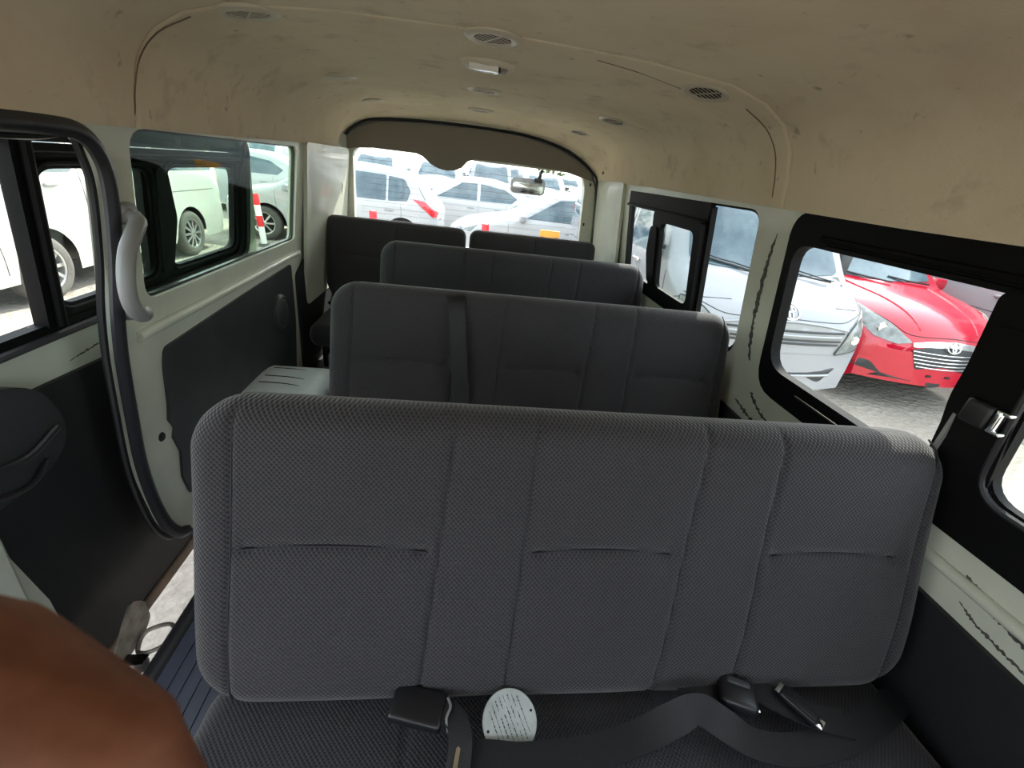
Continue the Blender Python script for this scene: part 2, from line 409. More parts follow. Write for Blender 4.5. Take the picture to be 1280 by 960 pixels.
def RW(y0): return lambda a, b, d: Vector((a, y0 + d, b))
bm = panel([(-.87, .22), (.98, .22), (.98, 1.0), (.92, 1.45), (.80, 1.60), (.3, 1.66), (-.3, 1.66), (-.70, 1.60), (-.82, 1.45), (-.87, 1.0)], [gate[::-1]], RW(3.11), .05, .2)
tag(build('wall_back', bm, M['paint']), kind='structure')
bm = bmesh.new(); tube(bm, catmull([(x, 3.112, z) for x, z in gate], 3), .008, 8)
tag(build('trim_5', bm, M['black']), kind='structure')
# D pillars : shallow boxed covers with a joint
for s, xx in ((-1, xl), (1, xr)):
    bm = bmesh.new()
    y0, y1 = (2.32, 3.09) if s < 0 else (2.56, 3.09)
    pp = rrect(y0, .62, y1, 1.385, .03)
    mp = (lambda a, b, d: WL(a, b, -d)) if s < 0 else (lambda a, b, d: WR(a, b, -d))
    panel(pp, [], mp, .018, .1, bm)
    tag(build('trim_%d' % (6 if s < 0 else 7), bm, M['paint']), kind='structure')
# front bulkhead with windscreen opening, behind the photographer
ws = rrect(-.72, .95, .82, 1.50, .1)
bm = panel([(-.9, .1), (1.0, .1), (1.0, 1.5), (.85, 1.68), (-.75, 1.68), (-.9, 1.5)], [ws[::-1]], RW(-1.14), .04, .3)
tag(build('wall_front', bm, M['trimdark']), kind='structure')

# ================================================================== windows, doors
def ring(outer, hole, mp, th, res=.15, bm=None): return panel(outer, [hole[::-1]], mp, th, res, bm)
# --- left fixed pane in the body side
w1 = ring(rrect(1.165, .955, 2.25, 1.372, [.05, .03, .03, .07]), rrect(1.18, .972, 2.234, 1.357, [.05, .03, .03, .07]), WLo(.012), .012)
w1 = tag(build('window_1', w1, M['black']), kind='structure')
build('pane', panel(rrect(1.172, .962, 2.243, 1.365, .05), [], WLo(.017), .003, .3), M['glass_green'], w1)
# --- right near window: black surround, sliding sash with latch, panes, rails
w2 = ring(rrect(-.335, .857, 1.150, 1.365, [.05, .09, .06, .05]), rrect(-.29, .940, 1.116, 1.286, [.05, .07, .05, .05]), WRo(-.004), .03)
w2 = tag(build('window_2', w2, M['frame']), kind='structure')
bm = bmesh.new()
sweep(bm, [(xr(1.305) - .008, y, 1.305 + .004) for y in (-.3, .3, .7, 1.03)], circ(.007, 8))
box(bm, (xr(1.29) - .004, .36, 1.292), (.012, 1.3, .012), .003)
build('rail', bm, M['frame'], w2)
bm = bmesh.new(); box(bm, (xr(.91) - .009, .79, .912), (.006, .36, .006), .002); build('drain_slot', bm, M['chrome'], w2)
bm = ring(rrect(-.29, .935, .612, 1.292, .02), rrect(-.25, .972, .505, 1.262, [.03, .05, .05, .03], 6), WRo(-.016), .018)
sash = build('sash', bm, M['frame'], w2)
bm = bmesh.new()
tube(bm, [(xr(b) - .020, a, b) for a, b in rrect(-.26, .962, .515, 1.272, [.03, .055, .055, .03], 6)], .006, 8, closed=True)
build('gasket', bm, M['seal'], sash)
bm = bmesh.new(); box(bm, (xr(1.1) - .014, .592, 1.11), (.008, .006, .30)); build('felt_strip', bm, M['plasticgrey'], sash)
bm = bmesh.new(); box(bm, (xr(1.09) - .030, .552, 1.10), (.028, .042, .042), .006); build('latch', bm, M['black'], sash)
bm = bmesh.new(); box(bm, (xr(1.09) - .034, .524, 1.10), (.016, .010, .040), .003); box(bm, (xr(1.09) - .034, .516, 1.117), (.014, .014, .006), .002); box(bm, (xr(1.09) - .034, .516, 1.083), (.014, .014, .006), .002)
build('latch_catch', bm, M['chrome'], sash)
bm = bmesh.new(); panel(rpoly([(.50, .97), (.52, 1.24), (.60, 1.24), (.612, 1.10), (.60, .97)], .02), [], WRo(-.022), .01, .2, bm); build('sash_grip', bm, M['frame'], sash)
build('pane', panel(rrect(-.26, .965, .515, 1.27, .04), [], WRo(-.008), .003, .3), M['glass'], sash)
build('pane', panel(rrect(.50, .935, 1.122, 1.292, .04), [], WRo(.012), .003, .3), M['glass'], w2)
# --- right far window: surround only behind the sliding half, clear half near the pillar
w3 = ring(rrect(1.292, .875, 2.485, 1.362, [.07, .05, .05, .06]), rrect(1.312, .900, 2.455, 1.345, [.07, .05, .05, .06]), WRo(.010), .016)
w3 = tag(build('window_3', w3, M['frame']), kind='structure')
bm = bmesh.new(); panel(rrect(1.60, 1.288, 2.47, 1.352, .006), [], WRo(-.003), .02, .2, bm)
box(bm, (xr(1.29) - .012, 2.03, 1.287), (.012, .85, .012), .003); panel(rrect(1.62, .885, 2.46, .945, .006), [], WRo(-.003), .02, .2, bm)
panel(rrect(1.585, .90, 1.625, 1.34, .006), [], WRo(-.002), .02, .2, bm)
panel(rrect(2.42, .90, 2.465, 1.30, .006), [], WRo(-.002), .02, .2, bm)
build('surround', bm, M['frame'], w3)
bm = ring(rrect(1.60, .925, 2.06, 1.285, .02), rrect(1.648, .965, 1.965, 1.245, .035), WRo(-.022), .02)
s3 = build('sash', bm, M['frame'], w3)
bm = bmesh.new(); panel(rpoly([(1.985, .97), (1.985, 1.22), (2.06, 1.22), (2.09, 1.10), (2.06, .97)], .02), [], WRo(-.03), .012, .2, bm); build('sash_grip', bm, M['frame'], s3)
build('pane', panel(rrect(1.63, .945, 1.985, 1.265, .04), [], WRo(-.012), .003, .3), M['glass'], s3)
build('pane', panel(rrect(1.61, .90, 2.46, 1.30, .03), [], WRo(.012), .003, .3), M['glass'], w3)
build('pane', panel(rrect(1.30, .885, 1.60, 1.355, [.06, .01, .01, .05]), [], WRo(.016), .003, .3), M['glass'], w3)

# --- tailgate with its upper trim, rear glass with heating lines
gl = rpoly([(-.735, .86), (.795, .86), (.765, 1.33), (.735, 1.405), (-.70, 1.405), (-.728, 1.36)], [.03, .03, .03, .05, .03, .02])
gin = [(x * .992 + .0003, z - .012 if z > .9 else z + .02) for x, z in gate]
bm = panel(gin[::-1], [gl], RW(3.125), .045, .2)
d2 = tag(build('door_2', bm, M['paint']), kind='structure')
bm = bmesh.new()
panel([(x * 1.03, z + (.03 if z > 1.3 else 0)) for x, z in gate][::-1], [gl], RW(3.163), .02, .3, bm)
build('outer_skin', bm, M['white'], d2); bm = bmesh.new()
up = [(-.79, 1.375), (-.775, 1.43)] + [(x * .985, z - .012) for x, z in gate[4:11]] + [(.785, 1.425), (.815, 1.37), (.74, 1.385), (.60, 1.412), (.25, 1.418), (.02, 1.412), (-.02, 1.395), (-.055, 1.355), (-.10, 1.335), (-.15, 1.328), (-.20, 1.335), (-.25, 1.355), (-.30, 1.392), (-.34, 1.405), (-.60, 1.405), (-.72, 1.392)]
panel(up[::-1], [], lambda a, b, d: Vector((a, 3.105 + d - .05 * sm((1.56 - b) / .14) * 0 + .012 * ((a - XC) / .8) ** 2, b)), .03, .06, bm)
bmesh.ops.bevel(bm, geom=[e for e in bm.edges if len(e.link_faces) == 2 and e.calc_face_angle(0) > 1.2 and all(v.co.y < 3.125 for v in e.verts)], offset=.006, segments=2, affect='EDGES')
build('tailgate_trim', bm, M['rearpanel'], d2)
rg = build('rear_glass', panel(gl, [], RW(3.150), .003, .4), M['glass'], d2)
bm = bmesh.new()
for i in range(13):
    z = .92 + i * .035; box(bm, (.03, 3.1475, z), (1.44, .0012, .0016))
build('heating_lines', bm, M['plasticgrey'], rg)
bm = bmesh.new()
for z in (1.35, 1.1): box(bm, (.80, 3.12, z), (.012, .01, .02), .003)
build('bump_stop', bm, M['black'], d2)

# --- sliding door, slid half back outside the body
def xd(z): return -.905 - .035 * sm((.35 - z) / .35) if z < .35 else -.905 + .055 * sm((z - .85) / .55) if z > .85 else -.905
def WD(o): return lambda a, b, d: Vector((xd(b) - o - d, a, b))
hole = rrect(.30, .935, 1.935, 1.362, [.08, .09, .05, .05])
bm = panel(rrect(.18, .0, 1.992, 1.44, [.03, .03, .06, .06]), [hole[::-1]], WD(0), .05, .06)
d1 = tag(build('door_1', bm, M['door_paint']), kind='structure')
bm = ring(rrect(.285, .920, 1.95, 1.372, [.08, .10, .06, .06]), rrect(.32, .955, 1.90, 1.318, [.06, .08, .05, .05]), WD(-.006), .03)
fr = build('window_surround', bm, M['frame'], d1)
bm = bmesh.new(); tube(bm, [Vector((xd(b) + .010, a, b)) for a, b in rrect(.29, .928, 1.945, 1.368, [.08, .10, .06, .06], 7)], .009, 8, closed=True); build('gasket', bm, M['seal'], fr)
bm = bmesh.new(); panel(rrect(.985, .945, 1.03, 1.33, .004), [], WD(-.012), .03, .2, bm); tube(bm, [(xd(z) + .02, 1.008, z) for z in (.95, 1.1, 1.32)], .010, 8)
build('mullion', bm, M['frame'], d1)
for (y0, y1, h0, h1) in ((1.0, 1.43, 1.035, 1.375), (1.36, 1.90, 1.465, 1.865)):
    bm = ring(rrect(y0, .945, y1, 1.315, .03), rrect(h0, .985, h1, 1.268, .045, 6), WD(-.002 if y0 < 1.2 else .006), .02)
    tube(bm, [Vector((xd(b) + (.006 if y0 < 1.2 else -.002), a, b)) for a, b in rrect(h0 - .012, .973, h1 + .012, 1.28, .05, 6)], .005, 6, closed=True)
    box(bm, (xd(1.3) + .008, (y0 + y1) / 2, 1.297), (.012, y1 - y0 - .04, .010), .003)
    s = build('sash', bm, M['frame'], d1)
    build('pane', panel(rrect(h0 - .01, .975, h1 + .01, 1.278, .04), [], WD(.01), .003, .3), M['glass'], s)
bm = bmesh.new(); panel(rpoly([(1.39, .98), (1.39, 1.27), (1.44, 1.27), (1.475, 1.13), (1.44, .98)], .02), [], WD(-.012), .012, .2, bm); build('sash_grip', bm, M['frame'], d1)
build('pane', panel(rrect(.32, .95, .98, 1.325, .04), [], WD(.012), .003, .3), M['glass'], d1)
# lower trim board of the door, moulded pull, painted return with screws, brown bottom rail
tb = rpoly([(.735, .045), (1.95, .045), (1.97, .78), (1.16, .825), (.93, .835), (.735, .84)], .02)
build('trim_board', panel(tb, [], WD(-.012), .012, .06), M['trimblack'], d1)
bm = bmesh.new(); panel(rpoly([(.56, .66), (.84, .665), (.905, .70), (.925, .76), (.895, .855), (.80, .895), (.56, .90)], .05), [], WD(-.034), .03, .05, bm)
bmesh.ops.bevel(bm, geom=[e for e in bm.edges if len(e.link_faces) == 2 and e.calc_face_angle(0) > 1.2 and all(v.co.x > -.88 for v in e.verts)], offset=.012, segments=3, affect='EDGES')
pu = build('pull_bezel', bm, M['trimdark'], d1)
bm = bmesh.new(); tube(bm, catmull([(xd(.7) + .038, .70, .76), (xd(.7) + .046, .80, .735), (xd(.7) + .040, .895, .755)], 5), .007, 8); tube(bm, catmull([(xd(.7) + .036, .70, .70), (xd(.7) + .042, .79, .675), (xd(.7) + .036, .85, .70)], 5), .006, 8)
build('pull_lip', bm, M['buckle'], pu)
bm = panel(rrect(.655, .03, .733, .82, .01), [], WD(-.016), .014, .06); build('edge_return', bm, M['door_paint'], d1)
bm = bmesh.new()
for y, z in ((.60, .52), (.615, .44), (.60, .36), (.655, .58)): lathe(bm, [(0, .006), (.010, .005), (.012, 0)], 12, Matrix.Translation((-.904, y, z)) @ Matrix.Rotation(PI / 2, 4, 'Y'))
build('screw', bm, M['steel'], d1)
bm = bmesh.new(); box(bm, (-.935, 1.1, .015), (.03, 1.82, .045), .01); build('bottom_rail', bm, mat('rusty_brown_rail', (.16, .115, .085), .6, noise=.6, nscale=14), d1)
# roller arm at the foot of the door
ra = empty('roller_bracket', (-.87, .86, .1)); tag(ra, 'dirty grey metal roller bracket at the foot of the open sliding door', 'bracket')
def loc_(o, p): o.location = Vector(o.location) - Vector(p)
bm = bmesh.new()
panel(rpoly([(-.07, -.06), (.03, -.06), (.06, -.02), (.055, .06), (.02, .10), (-.02, .07), (-.09, .0)], .015), [], lambda a, b, d: Vector((.02 + d - .2 * max(0, -b), a, b)), .006, .05, bm)
build('plate', bm, M['steel'], ra)
bm = bmesh.new(); tube(bm, catmull([(.03, .02, -.03), (.075, .045, -.03), (.10, .03, -.035), (.095, -.01, -.04), (.06, -.03, -.045), (.03, -.02, -.05)], 5, True), .006, 8, closed=True); build('loop', bm, M['steel'], ra)
bm = bmesh.new(); lathe(bm, [(0, .018), (.016, .018), (.018, .0), (.016, -.018), (0, -.018)], 16, Matrix.Translation((.055, -.05, -.06))); box(bm, (.03, -.05, -.045), (.08, .03, .006), .002)
build('roller', bm, M['black'], ra)

# --- door seal round the opening
bm = bmesh.new()
sp = [(-.30, 1.345), (.2, 1.346), (.7, 1.350), (.95, 1.352), (1.035, 1.343), (1.073, 1.305), (1.085, 1.24), (1.078, 1.1), (1.062, .98), (1.048, .86), (1.028, .72), (1.010, .58), (1.012, .45), (1.03, .34), (1.065, .27), (1.10, .245)]
P = catmull([(xl(z) + .006, y, z) for y, z in sp], 5)
sweep(bm, P, [(-.016, -.004), (.016, -.004), (.017, .004), (.011, .012), (.003, .016), (-.008, .014), (-.016, .008)], up=Vector((1, 0, 0)))
ds = tag(build('door_seal', bm, M['seal']), 'long black rubber seal running down the rear edge of the open side doorway', 'weatherstrip')
bm = bmesh.new(); tube(bm, catmull([(xl(z) - .012, y - .020 if z < 1.34 else y, z - (.020 if y < 1.02 and z > 1.3 else 0)) for y, z in sp], 4), .008, 8); build('seal_lip', bm, M['black'], ds)

# --- body trim boards, speaker, sill swage
bm = bmesh.new()
tb = rpoly([(1.185, .775), (1.205, .822), (1.70, .845), (2.17, .862), (2.16, .60), (2.09, .30), (1.30, .27), (1.16, .34), (1.145, .42), (1.165, .50), (1.15, .56), (1.165, .585), (1.15, .62), (1.165, .66)], [.02, .02, .02, .02, .02, .02, .02, .02, .004, .006, .004, .006, .004, .02])
tl = tag(build('side_trim_board', panel(tb[::-1], [], lambda a, b, d: WL(a, b, -d), .008, .1), M['trimdark']), 'charcoal trim board with notched front edge below the fixed window on the sliding-door side', 'trim panel')
bm = bmesh.new(); lathe(bm, [(0, .022), (.050, .020), (.060, .014), (.068, .016), (.076, .010), (.080, 0)], 32, Matrix.Translation((-.812, 1.985, .685)) @ Matrix.Rotation(PI / 2, 4, 'Y'))
tag(build('round_speaker', bm, M['trimdark']), 'round dark speaker cover on the charcoal trim board near the rear bench', 'speaker')
bm = bmesh.new(); panel(rpoly([(2.20, .27), (3.08, .27), (3.08, .66), (2.45, .70), (2.36, .86), (2.22, .80)], .03)[::1], [], lambda a, b, d: WL(a, b, -d), .012, .15, bm)
tag(build('rear_corner_board', bm, M['trimblack']), 'black lower corner board beside the left rear bench seat', 'trim panel')
bm = bmesh.new(); tube(bm, [(xl(.89) + .004, y, .885 + .01 * (y - 1.1)) for y in (1.12, 1.6, 2.28)], .014, 10); tag(build('trim_8', bm, M['paint']), kind='structure')
bm = bmesh.new(); panel(rpoly([(-.6, .27), (3.08, .27), (3.08, .66), (2.55, .70), (1.25, .735), (.9, .735), (-.6, .72)], .02), [], lambda a, b, d: WR(a, b, -d), .012, .2, bm)
tag(build('right_trim_board', bm, M['trimblack']), 'black lower trim board under the sliding windows, behind the front bench end', 'trim panel')
bm = bmesh.new(); tube(bm, [(xr(.82) - .003, y, .80) for y in (-.6, 1.0)], .012, 10); tag(build('trim_9', bm, M['paint']), kind='structure')
for y, z in ((1.150, .66), (1.14, .44)):
    pass
bm = bmesh.new(); lathe(bm, [(0, .004), (.012, .003), (.014, 0)], 16, Matrix.Translation((-.82, 1.115, .585)) @ Matrix.Rotation(PI / 2, 4, 'Y')); tag(build('rubber_plug', bm, M['black']), 'small round black plug in the painted strip behind the door seal', 'plug')

# --- chipped paint: thin bare patches
def chips(nm, pts, wd, mp, n=40, jag=.6, parent=None):
    bm = bmesh.new()
    C = catmull([(a, b, 0) for a, b in pts], max(3, n // max(1, len(pts) - 1)))
    up_, dn = [], []
    for i, p in enumerate(C):
        t = i / (len(C) - 1); t2 = (C[min(i + 1, len(C) - 1)] - C[max(i - 1, 0)]).normalized(); nr = Vector((-t2.y, t2.x, 0)); k = wd * math.sin(PI * min(1, max(.02, t))) ** .5
        up_.append(p + nr * k * random.uniform(1 - jag, 1)); dn.append(p - nr * k * random.uniform(1 - jag, 1))
    for i in range(len(C) - 1):
        A = [bm.verts.new(mp(q.x, q.y, -.0005)) for q in (up_[i], up_[i + 1], dn[i + 1], dn[i])]; B = [bm.verts.new(mp(q.x, q.y, .002)) for q in (up_[i], up_[i + 1], dn[i + 1], dn[i])]
        bm.faces.new(A)
        for j in range(4): bm.faces.new((A[j], A[(j + 1) % 4], B[(j + 1) % 4], B[j]))
    return build(nm, bm, M['chip'], parent, smooth=0)
tag(chips('trim_10', [(1.205, 1.30), (1.215, 1.24), (1.225, 1.12), (1.225, 1.0), (1.18, .86), (1.10, .80), (1.0, .775)], .012, WR, 90, .85), kind='structure')
tag(chips('trim_11', [(.47, .815), (.40, .79), (.33, .775)], .010, WR, 50, .8), kind='structure')
tag(chips('trim_12', [(.455, .765), (.42, .752), (.36, .745), (.31, .742)], .005, WR, 50, .95), kind='structure')
tag(chips('trim_13', [(1.21, .775), (1.12, .755), (1.02, .745)], .012, WR, 50, .95), kind='structure')
tag(chips('paint_scratches', [(1.02, .855), (1.09, .862), (1.17, .868)], .004, WD(.0), 60, 1.0, d1))
tag(chips('trim_14', [(-.80, 1.20), (-.795, 1.17), (-.80, 1.13)], .010, lambda a, b, d: Vector((xl(b) + .0185, 2.95 + (a + .8) * 1.5, b)), 26, .95), kind='structure')

# --- wheel arch box
bm = bmesh.new()
ax0, ax1 = -.815, -.53
N = 14; rings = []
for i in range(N + 1):
    t = i / N; y = 1.24 + .78 * t; h = ZF + (.250) * (1 - abs(2 * t - 1) ** 3.5) ** .6 if 0 < t < 1 else ZF
    pr = [(ax0, ZF), (ax0, h)] + [(ax1 - .07 * (1 - math.sin(a)) if False else ax1 - .07 + .07 * math.sin(a), h - min(.07, h - ZF) * (1 - math.cos(a))) for a in [k * PI / 2 / 5 for k in range(6)]] + [(ax1, ZF)]
    rings.append([bm.verts.new((x, y, max(z, ZF))) for x, z in pr])
for A, B in zip(rings, rings[1:]):
    for j in range(len(A) - 1): bm.faces.new((A[j], A[j + 1], B[j + 1], B[j]))
bmesh.ops.remove_doubles(bm, verts=bm.verts, dist=1e-4)
wb = tag(build('wheel_arch_box', bm, M['wheelbox'], smooth=60), 'pale wheel arch box with thin dark grooves, between the left wall and the second bench', 'wheel arch cover')
bm = bmesh.new()
for t in (.80, .72, .60, .52):
    y = 1.24 + .78 * t; h = ZF + .250 * (1 - abs(2 * t - 1) ** 3.5) ** .6
    tube(bm, catmull([(-.79, y, h), (-.68, y - .005, h), (-.60, y - .03, h - .006), (-.562, y - .09, h - .03)], 4), .0025, 6)
build('groove', bm, M['ventdark'], wb)
bm = bmesh.new(); box(bm, (-.60, 2.12, ZF + .10), (.10, .10, .20), .015); box(bm, (-.60, 2.06, ZF + .14), (.07, .02, .09), .008)
b_ = tag(build('floor_bracket', bm, M['plasticgrey']), 'small grey moulded bracket on the floor behind the pale wheel arch box', 'bracket')

# --- grab handle
gh = empty('grab_handle', (-.735, 1.07, 1.07)); tag(gh, 'bowed pale grey grab handle on the painted pillar beside the door seal', 'grab handle')
O = Vector((-.735, 1.07, 1.07))
pts = [(-.79, 1.12, 1.188), (-.735, 1.105, 1.178), (-.716, 1.06, 1.160), (-.710, 1.015, 1.125), (-.710, .990, 1.07), (-.713, .990, 1.02), (-.722, 1.02, .985), (-.745, 1.065, .972), (-.80, 1.09, .968)]
P = [p - O for p in catmull(pts, 6)]
bm = bmesh.new(); tube(bm, P, .0165, 14, scale=[1.15 if (i < 6 or i > len(P) - 8) else 1 for i in range(len(P))]); build('grip', bm, M['plasticgrey'], gh)
bm = bmesh.new()
for z, y in ((1.188, 1.118), (.966, 1.10)):
    bm = bmesh.new(); box(bm, Vector((xl(z) + .012, y, z)) - O, (.028, .05, .045), .010); build('mount', bm, M['plasticgrey'], gh)

# --- ceiling vents and lamp
def vent():
    r = empty('ceiling_vent')
    bm = bmesh.new(); lathe(bm, [(.042, .002), (.043, -.005), (.050, -.0075), (.060, -.0065), (.066, -.002), (.067, .004), (.042, .004)], 40); build('bezel', bm, M['ivory'], r)
    bm = bmesh.new(); lathe(bm, [(0, -.002), (.0435, -.002), (.0435, -.0032), (0, -.0032)], 32); build('cavity_shade', bm, M['ventdark'], r)  # flat dark disc: the shade inside the vent, put into the colour
    bm = bmesh.new()
    for i in range(-3, 4):
        y = i * .0115; L = 2 * math.sqrt(.041 ** 2 - y * y); box(bm, (0, y, -.0050), (L, .0020, .0008))
    box(bm, (0, 0, -.0050), (.004, .08, .0010))
    build('louvre', bm, M['ivory'], r)
    return r
v0 = None
side_n = ('left', 'centre', 'right')
row_n = ('nearest', 'middle', 'rearmost')
VP = {(0, 0): (-.50, 1.25), (0, 1): (-.505, 2.01), (0, 2): (-.505, 2.66), (1, 0): (.032, 1.23), (1, 1): (.035, 2.00), (1, 2): (.033, 2.66), (2, 0): (.600, 1.31), (2, 1): (.600, 2.13), (2, 2): (.602, 2.80)}
for (s, r_), (x, y) in VP.items():
    v = vent() if v0 is None else copy_tree(v0)
    if v0 is None: v0 = v
    rx = [.12, 0, -.12][s]
    v.location = (x, y, ceil_z(x) - .001 - (.03 * sm((y - 2.75) / .4))); v.rotation_euler = (0, math.atan2(ceil_z(x - .03) - ceil_z(x + .03), .06), .5)
    pos = {0: 'along the sliding-door side of the ceiling', 1: 'down the middle of the ceiling', 2: 'along the sliding-window side of the ceiling'}[s]
    tag(v, 'round slatted air vent, %s of the three %s' % (row_n[r_], pos), 'air vent', 'round ceiling air vents')
lp = empty('ceiling_lamp', (.03, 1.51, ceil_z(.03))); lp.rotation_euler = (0, 0, .06); tag(lp, 'oval interior lamp with clear lens between the two nearest middle ceiling vents', 'ceiling lamp')
bm = bmesh.new(); lathe(bm, [(0, -.020), (.7, -.018), (.9, -.012), (1, 0), (1, .003)], 36, Matrix.Diagonal((.080, .048, 1, 1))); build('housing', bm, M['ivory'], lp, smooth=60)
bm = bmesh.new(); panel(rpoly([(-.055, -.036), (.030, -.036), (.030, -.008), (-.055, -.008)], .008), [], lambda a, b, d: Vector((a, b - .004, -.0285 + d + 3.5 * max(0, abs(a + .012) - .01) ** 2)), .014, .02, bm); build('lens', bm, M['lens'], lp)
bm = bmesh.new(); box(bm, (.044, -.026, -.021), (.020, .020, .010), .002); build('switch', bm, M['plasticgrey'], lp)
bm = bmesh.new(); box(bm, (.032, -.026, -.019), (.004, .026, .012), .001); build('switch_recess', bm, M['ventdark'], lp)
# small screws on the headliner edge
for i, (x, y, z, lb) in enumerate(((.80, 2.86, 1.425, 'small dark push clip near the rear right corner of the headliner'), (-.748, 1.55, 1.43, 'small pale hook on the headliner above the fixed left window'), (-.748, 2.13, 1.44, 'small pale hook on the headliner nearer the rear left corner'))):
    bm = bmesh.new(); lathe(bm, [(0, .006), (.006, .005), (.008, 0)], 12, Matrix.Rotation(PI / 2 * (-1 if x > 0 else 1), 4, 'Y'))
    tag(build('push_clip', bm, M['ventdark'] if i == 0 else M['ivory'], loc=(x, y, z)), lb, 'clip')
# --- outside rear mirror hung at the top of the rear glass
rm = empty('rear_under_mirror', (.42, 3.40, 1.29)); tag(rm, 'wide convex mirror on a short arm outside the rear window', 'mirror')
bm = bmesh.new(); panel(rrect(-.125, -.055, .125, .05, .035), [], lambda a, b, d: Vector((a, d + .10 * (a * a) / .02 * .1 + .8 * b * b, b)), .03, .025, bm); build('housing', bm, M['plasticgrey'], rm)
bm = bmesh.new(); panel(rrect(-.112, -.045, .112, .02, .028), [], lambda a, b, d: Vector((a, -.006 + d + .9 * a * a * .5 + 1.2 * b * b, b)), .005, .02, bm); build('mirror_glass', bm, M['chrome'], rm)
bm = bmesh.new(); tube(bm, catmull([(.07, .02, .04), (.075, -.02, .075), (.06, -.12, .10), (.05, -.24, .10)], 5), .012, 8); box(bm, (.07, .01, .045), (.06, .03, .03), .006); build('arm', bm, M['black'], rm)

# ================================================================== seats
def rr_half(v, H, rt, rb):
    """inset of a rounded rectangle's side at height v"""
    if v > H - rt: d = v - (H - rt); return rt - math.sqrt(max(0, rt * rt - d * d))
    if v < rb: d = rb - v; return rb - math.sqrt(max(0, rb * rb - d * d))
    return 0
def slab(x0, x1, H, T, rt=.07, rb=.07, re=.045, vs=(), hs=(), nx=260, ny=90, lumbar=0, waist=0):
    """upholstered block: x across, y 0..H, z thickness (front +). vs: vertical seams [(x at bottom, x at top)], hs: [(xa, xb, y)]"""
    bm = bmesh.new(); F = []; Bk = []
    cx = (x0 + x1) / 2
    def ease(t): return .5 - .5 * math.cos(PI * t) if False else t
    for j in range(ny + 1):
        t = j / ny; v = H * (.5 - .5 * math.cos(PI * t)) * .55 + H * t * .45
        ins = rr_half(v, H, rt, rb) + waist * math.exp(-((v / H - .12) / .10) ** 2)
        a, b = x0 + ins, x1 - ins
        rf = []; rb_ = []
        for i in range(nx + 1):
            s = i / nx; u = lerp(a, b, s * .8 + .2 * (.5 - .5 * math.cos(PI * s)))
            dv = min(v, H - v); du = min(u - a, b - u)
            cxr = dv
            # distance to outline, approx. with the corner circles
            d = min(dv, du)
            for (cyy, r, sg) in ((H - rt, rt, 1), (rb, rb, -1)):
                if (v - cyy) * sg > 0 and du + ins < r:
                    d = r - math.hypot(r - (du + ins), v - cyy)
            d = max(0, d)
            k = min(1, d / re); prof_ = math.sqrt(max(0, 1 - (1 - k) ** 2))
            zf = T / 2 * prof_
            g = 0
            for xb, xt in vs:
                xs = lerp(xb, xt, v / H); q = (u - xs) / .0042; g -= .0050 * math.exp(-q * q) ; g -= .0035 * math.exp(-abs(u - xs) / .035)
            for xa, xb2, yy in hs:
                if xa < u < xb2:
                    m_ = (xa + xb2) / 2; yl = yy + .010 * (1 - ((u - m_) / ((xb2 - xa) / 2)) ** 2) - .006
                    e = min(1, (u - xa) / .02, (xb2 - u) / .02)
                    g -= e * (.0045 * math.exp(-((v - yl) / .005) ** 2) + (.010 * math.exp(-abs(v - yl) / .03) if v > yl else .006 * math.exp(-abs(v - yl) / .02)))
            g += lumbar * math.exp(-((v / H - .30) / .22) ** 2)
            rf.append(bm.verts.new((u, v, zf + g * prof_)))
            if 0 < i < nx and 0 < j < ny: rb_.append(bm.verts.new((u, v, -T / 2 * prof_)))
            else: rb_.append(rf[-1])
        F.append(rf); Bk.append(rb_)
    for j in range(ny):
        for i in range(nx):
            try: bm.faces.new((F[j][i], F[j][i + 1], F[j + 1][i + 1], F[j + 1][i]))
            except ValueError: pass
            q = (Bk[j][i], Bk[j + 1][i], Bk[j + 1][i + 1], Bk[j][i + 1])
            if set(q) != {F[j][i], F[j][i + 1], F[j + 1][i + 1], F[j + 1][i]}:
                try: bm.faces.new(q)
                except ValueError: pass
    return bm
def seam_tube(pts, r=.0016):
    bm = bmesh.new(); tube(bm, pts, r, 6); return bm
RAKE = math.radians(17)
X0, X1 = -.395, .912
BH = .525; BT = .125
vseams = [(-.33, -.318), (-.034, .006), (.112, .136), (.382, .428), (.535, .566), (.845, .868)]
hseams = [(-.325, -.015, .295), (.128, .40, .295), (.555, .84, .295)]
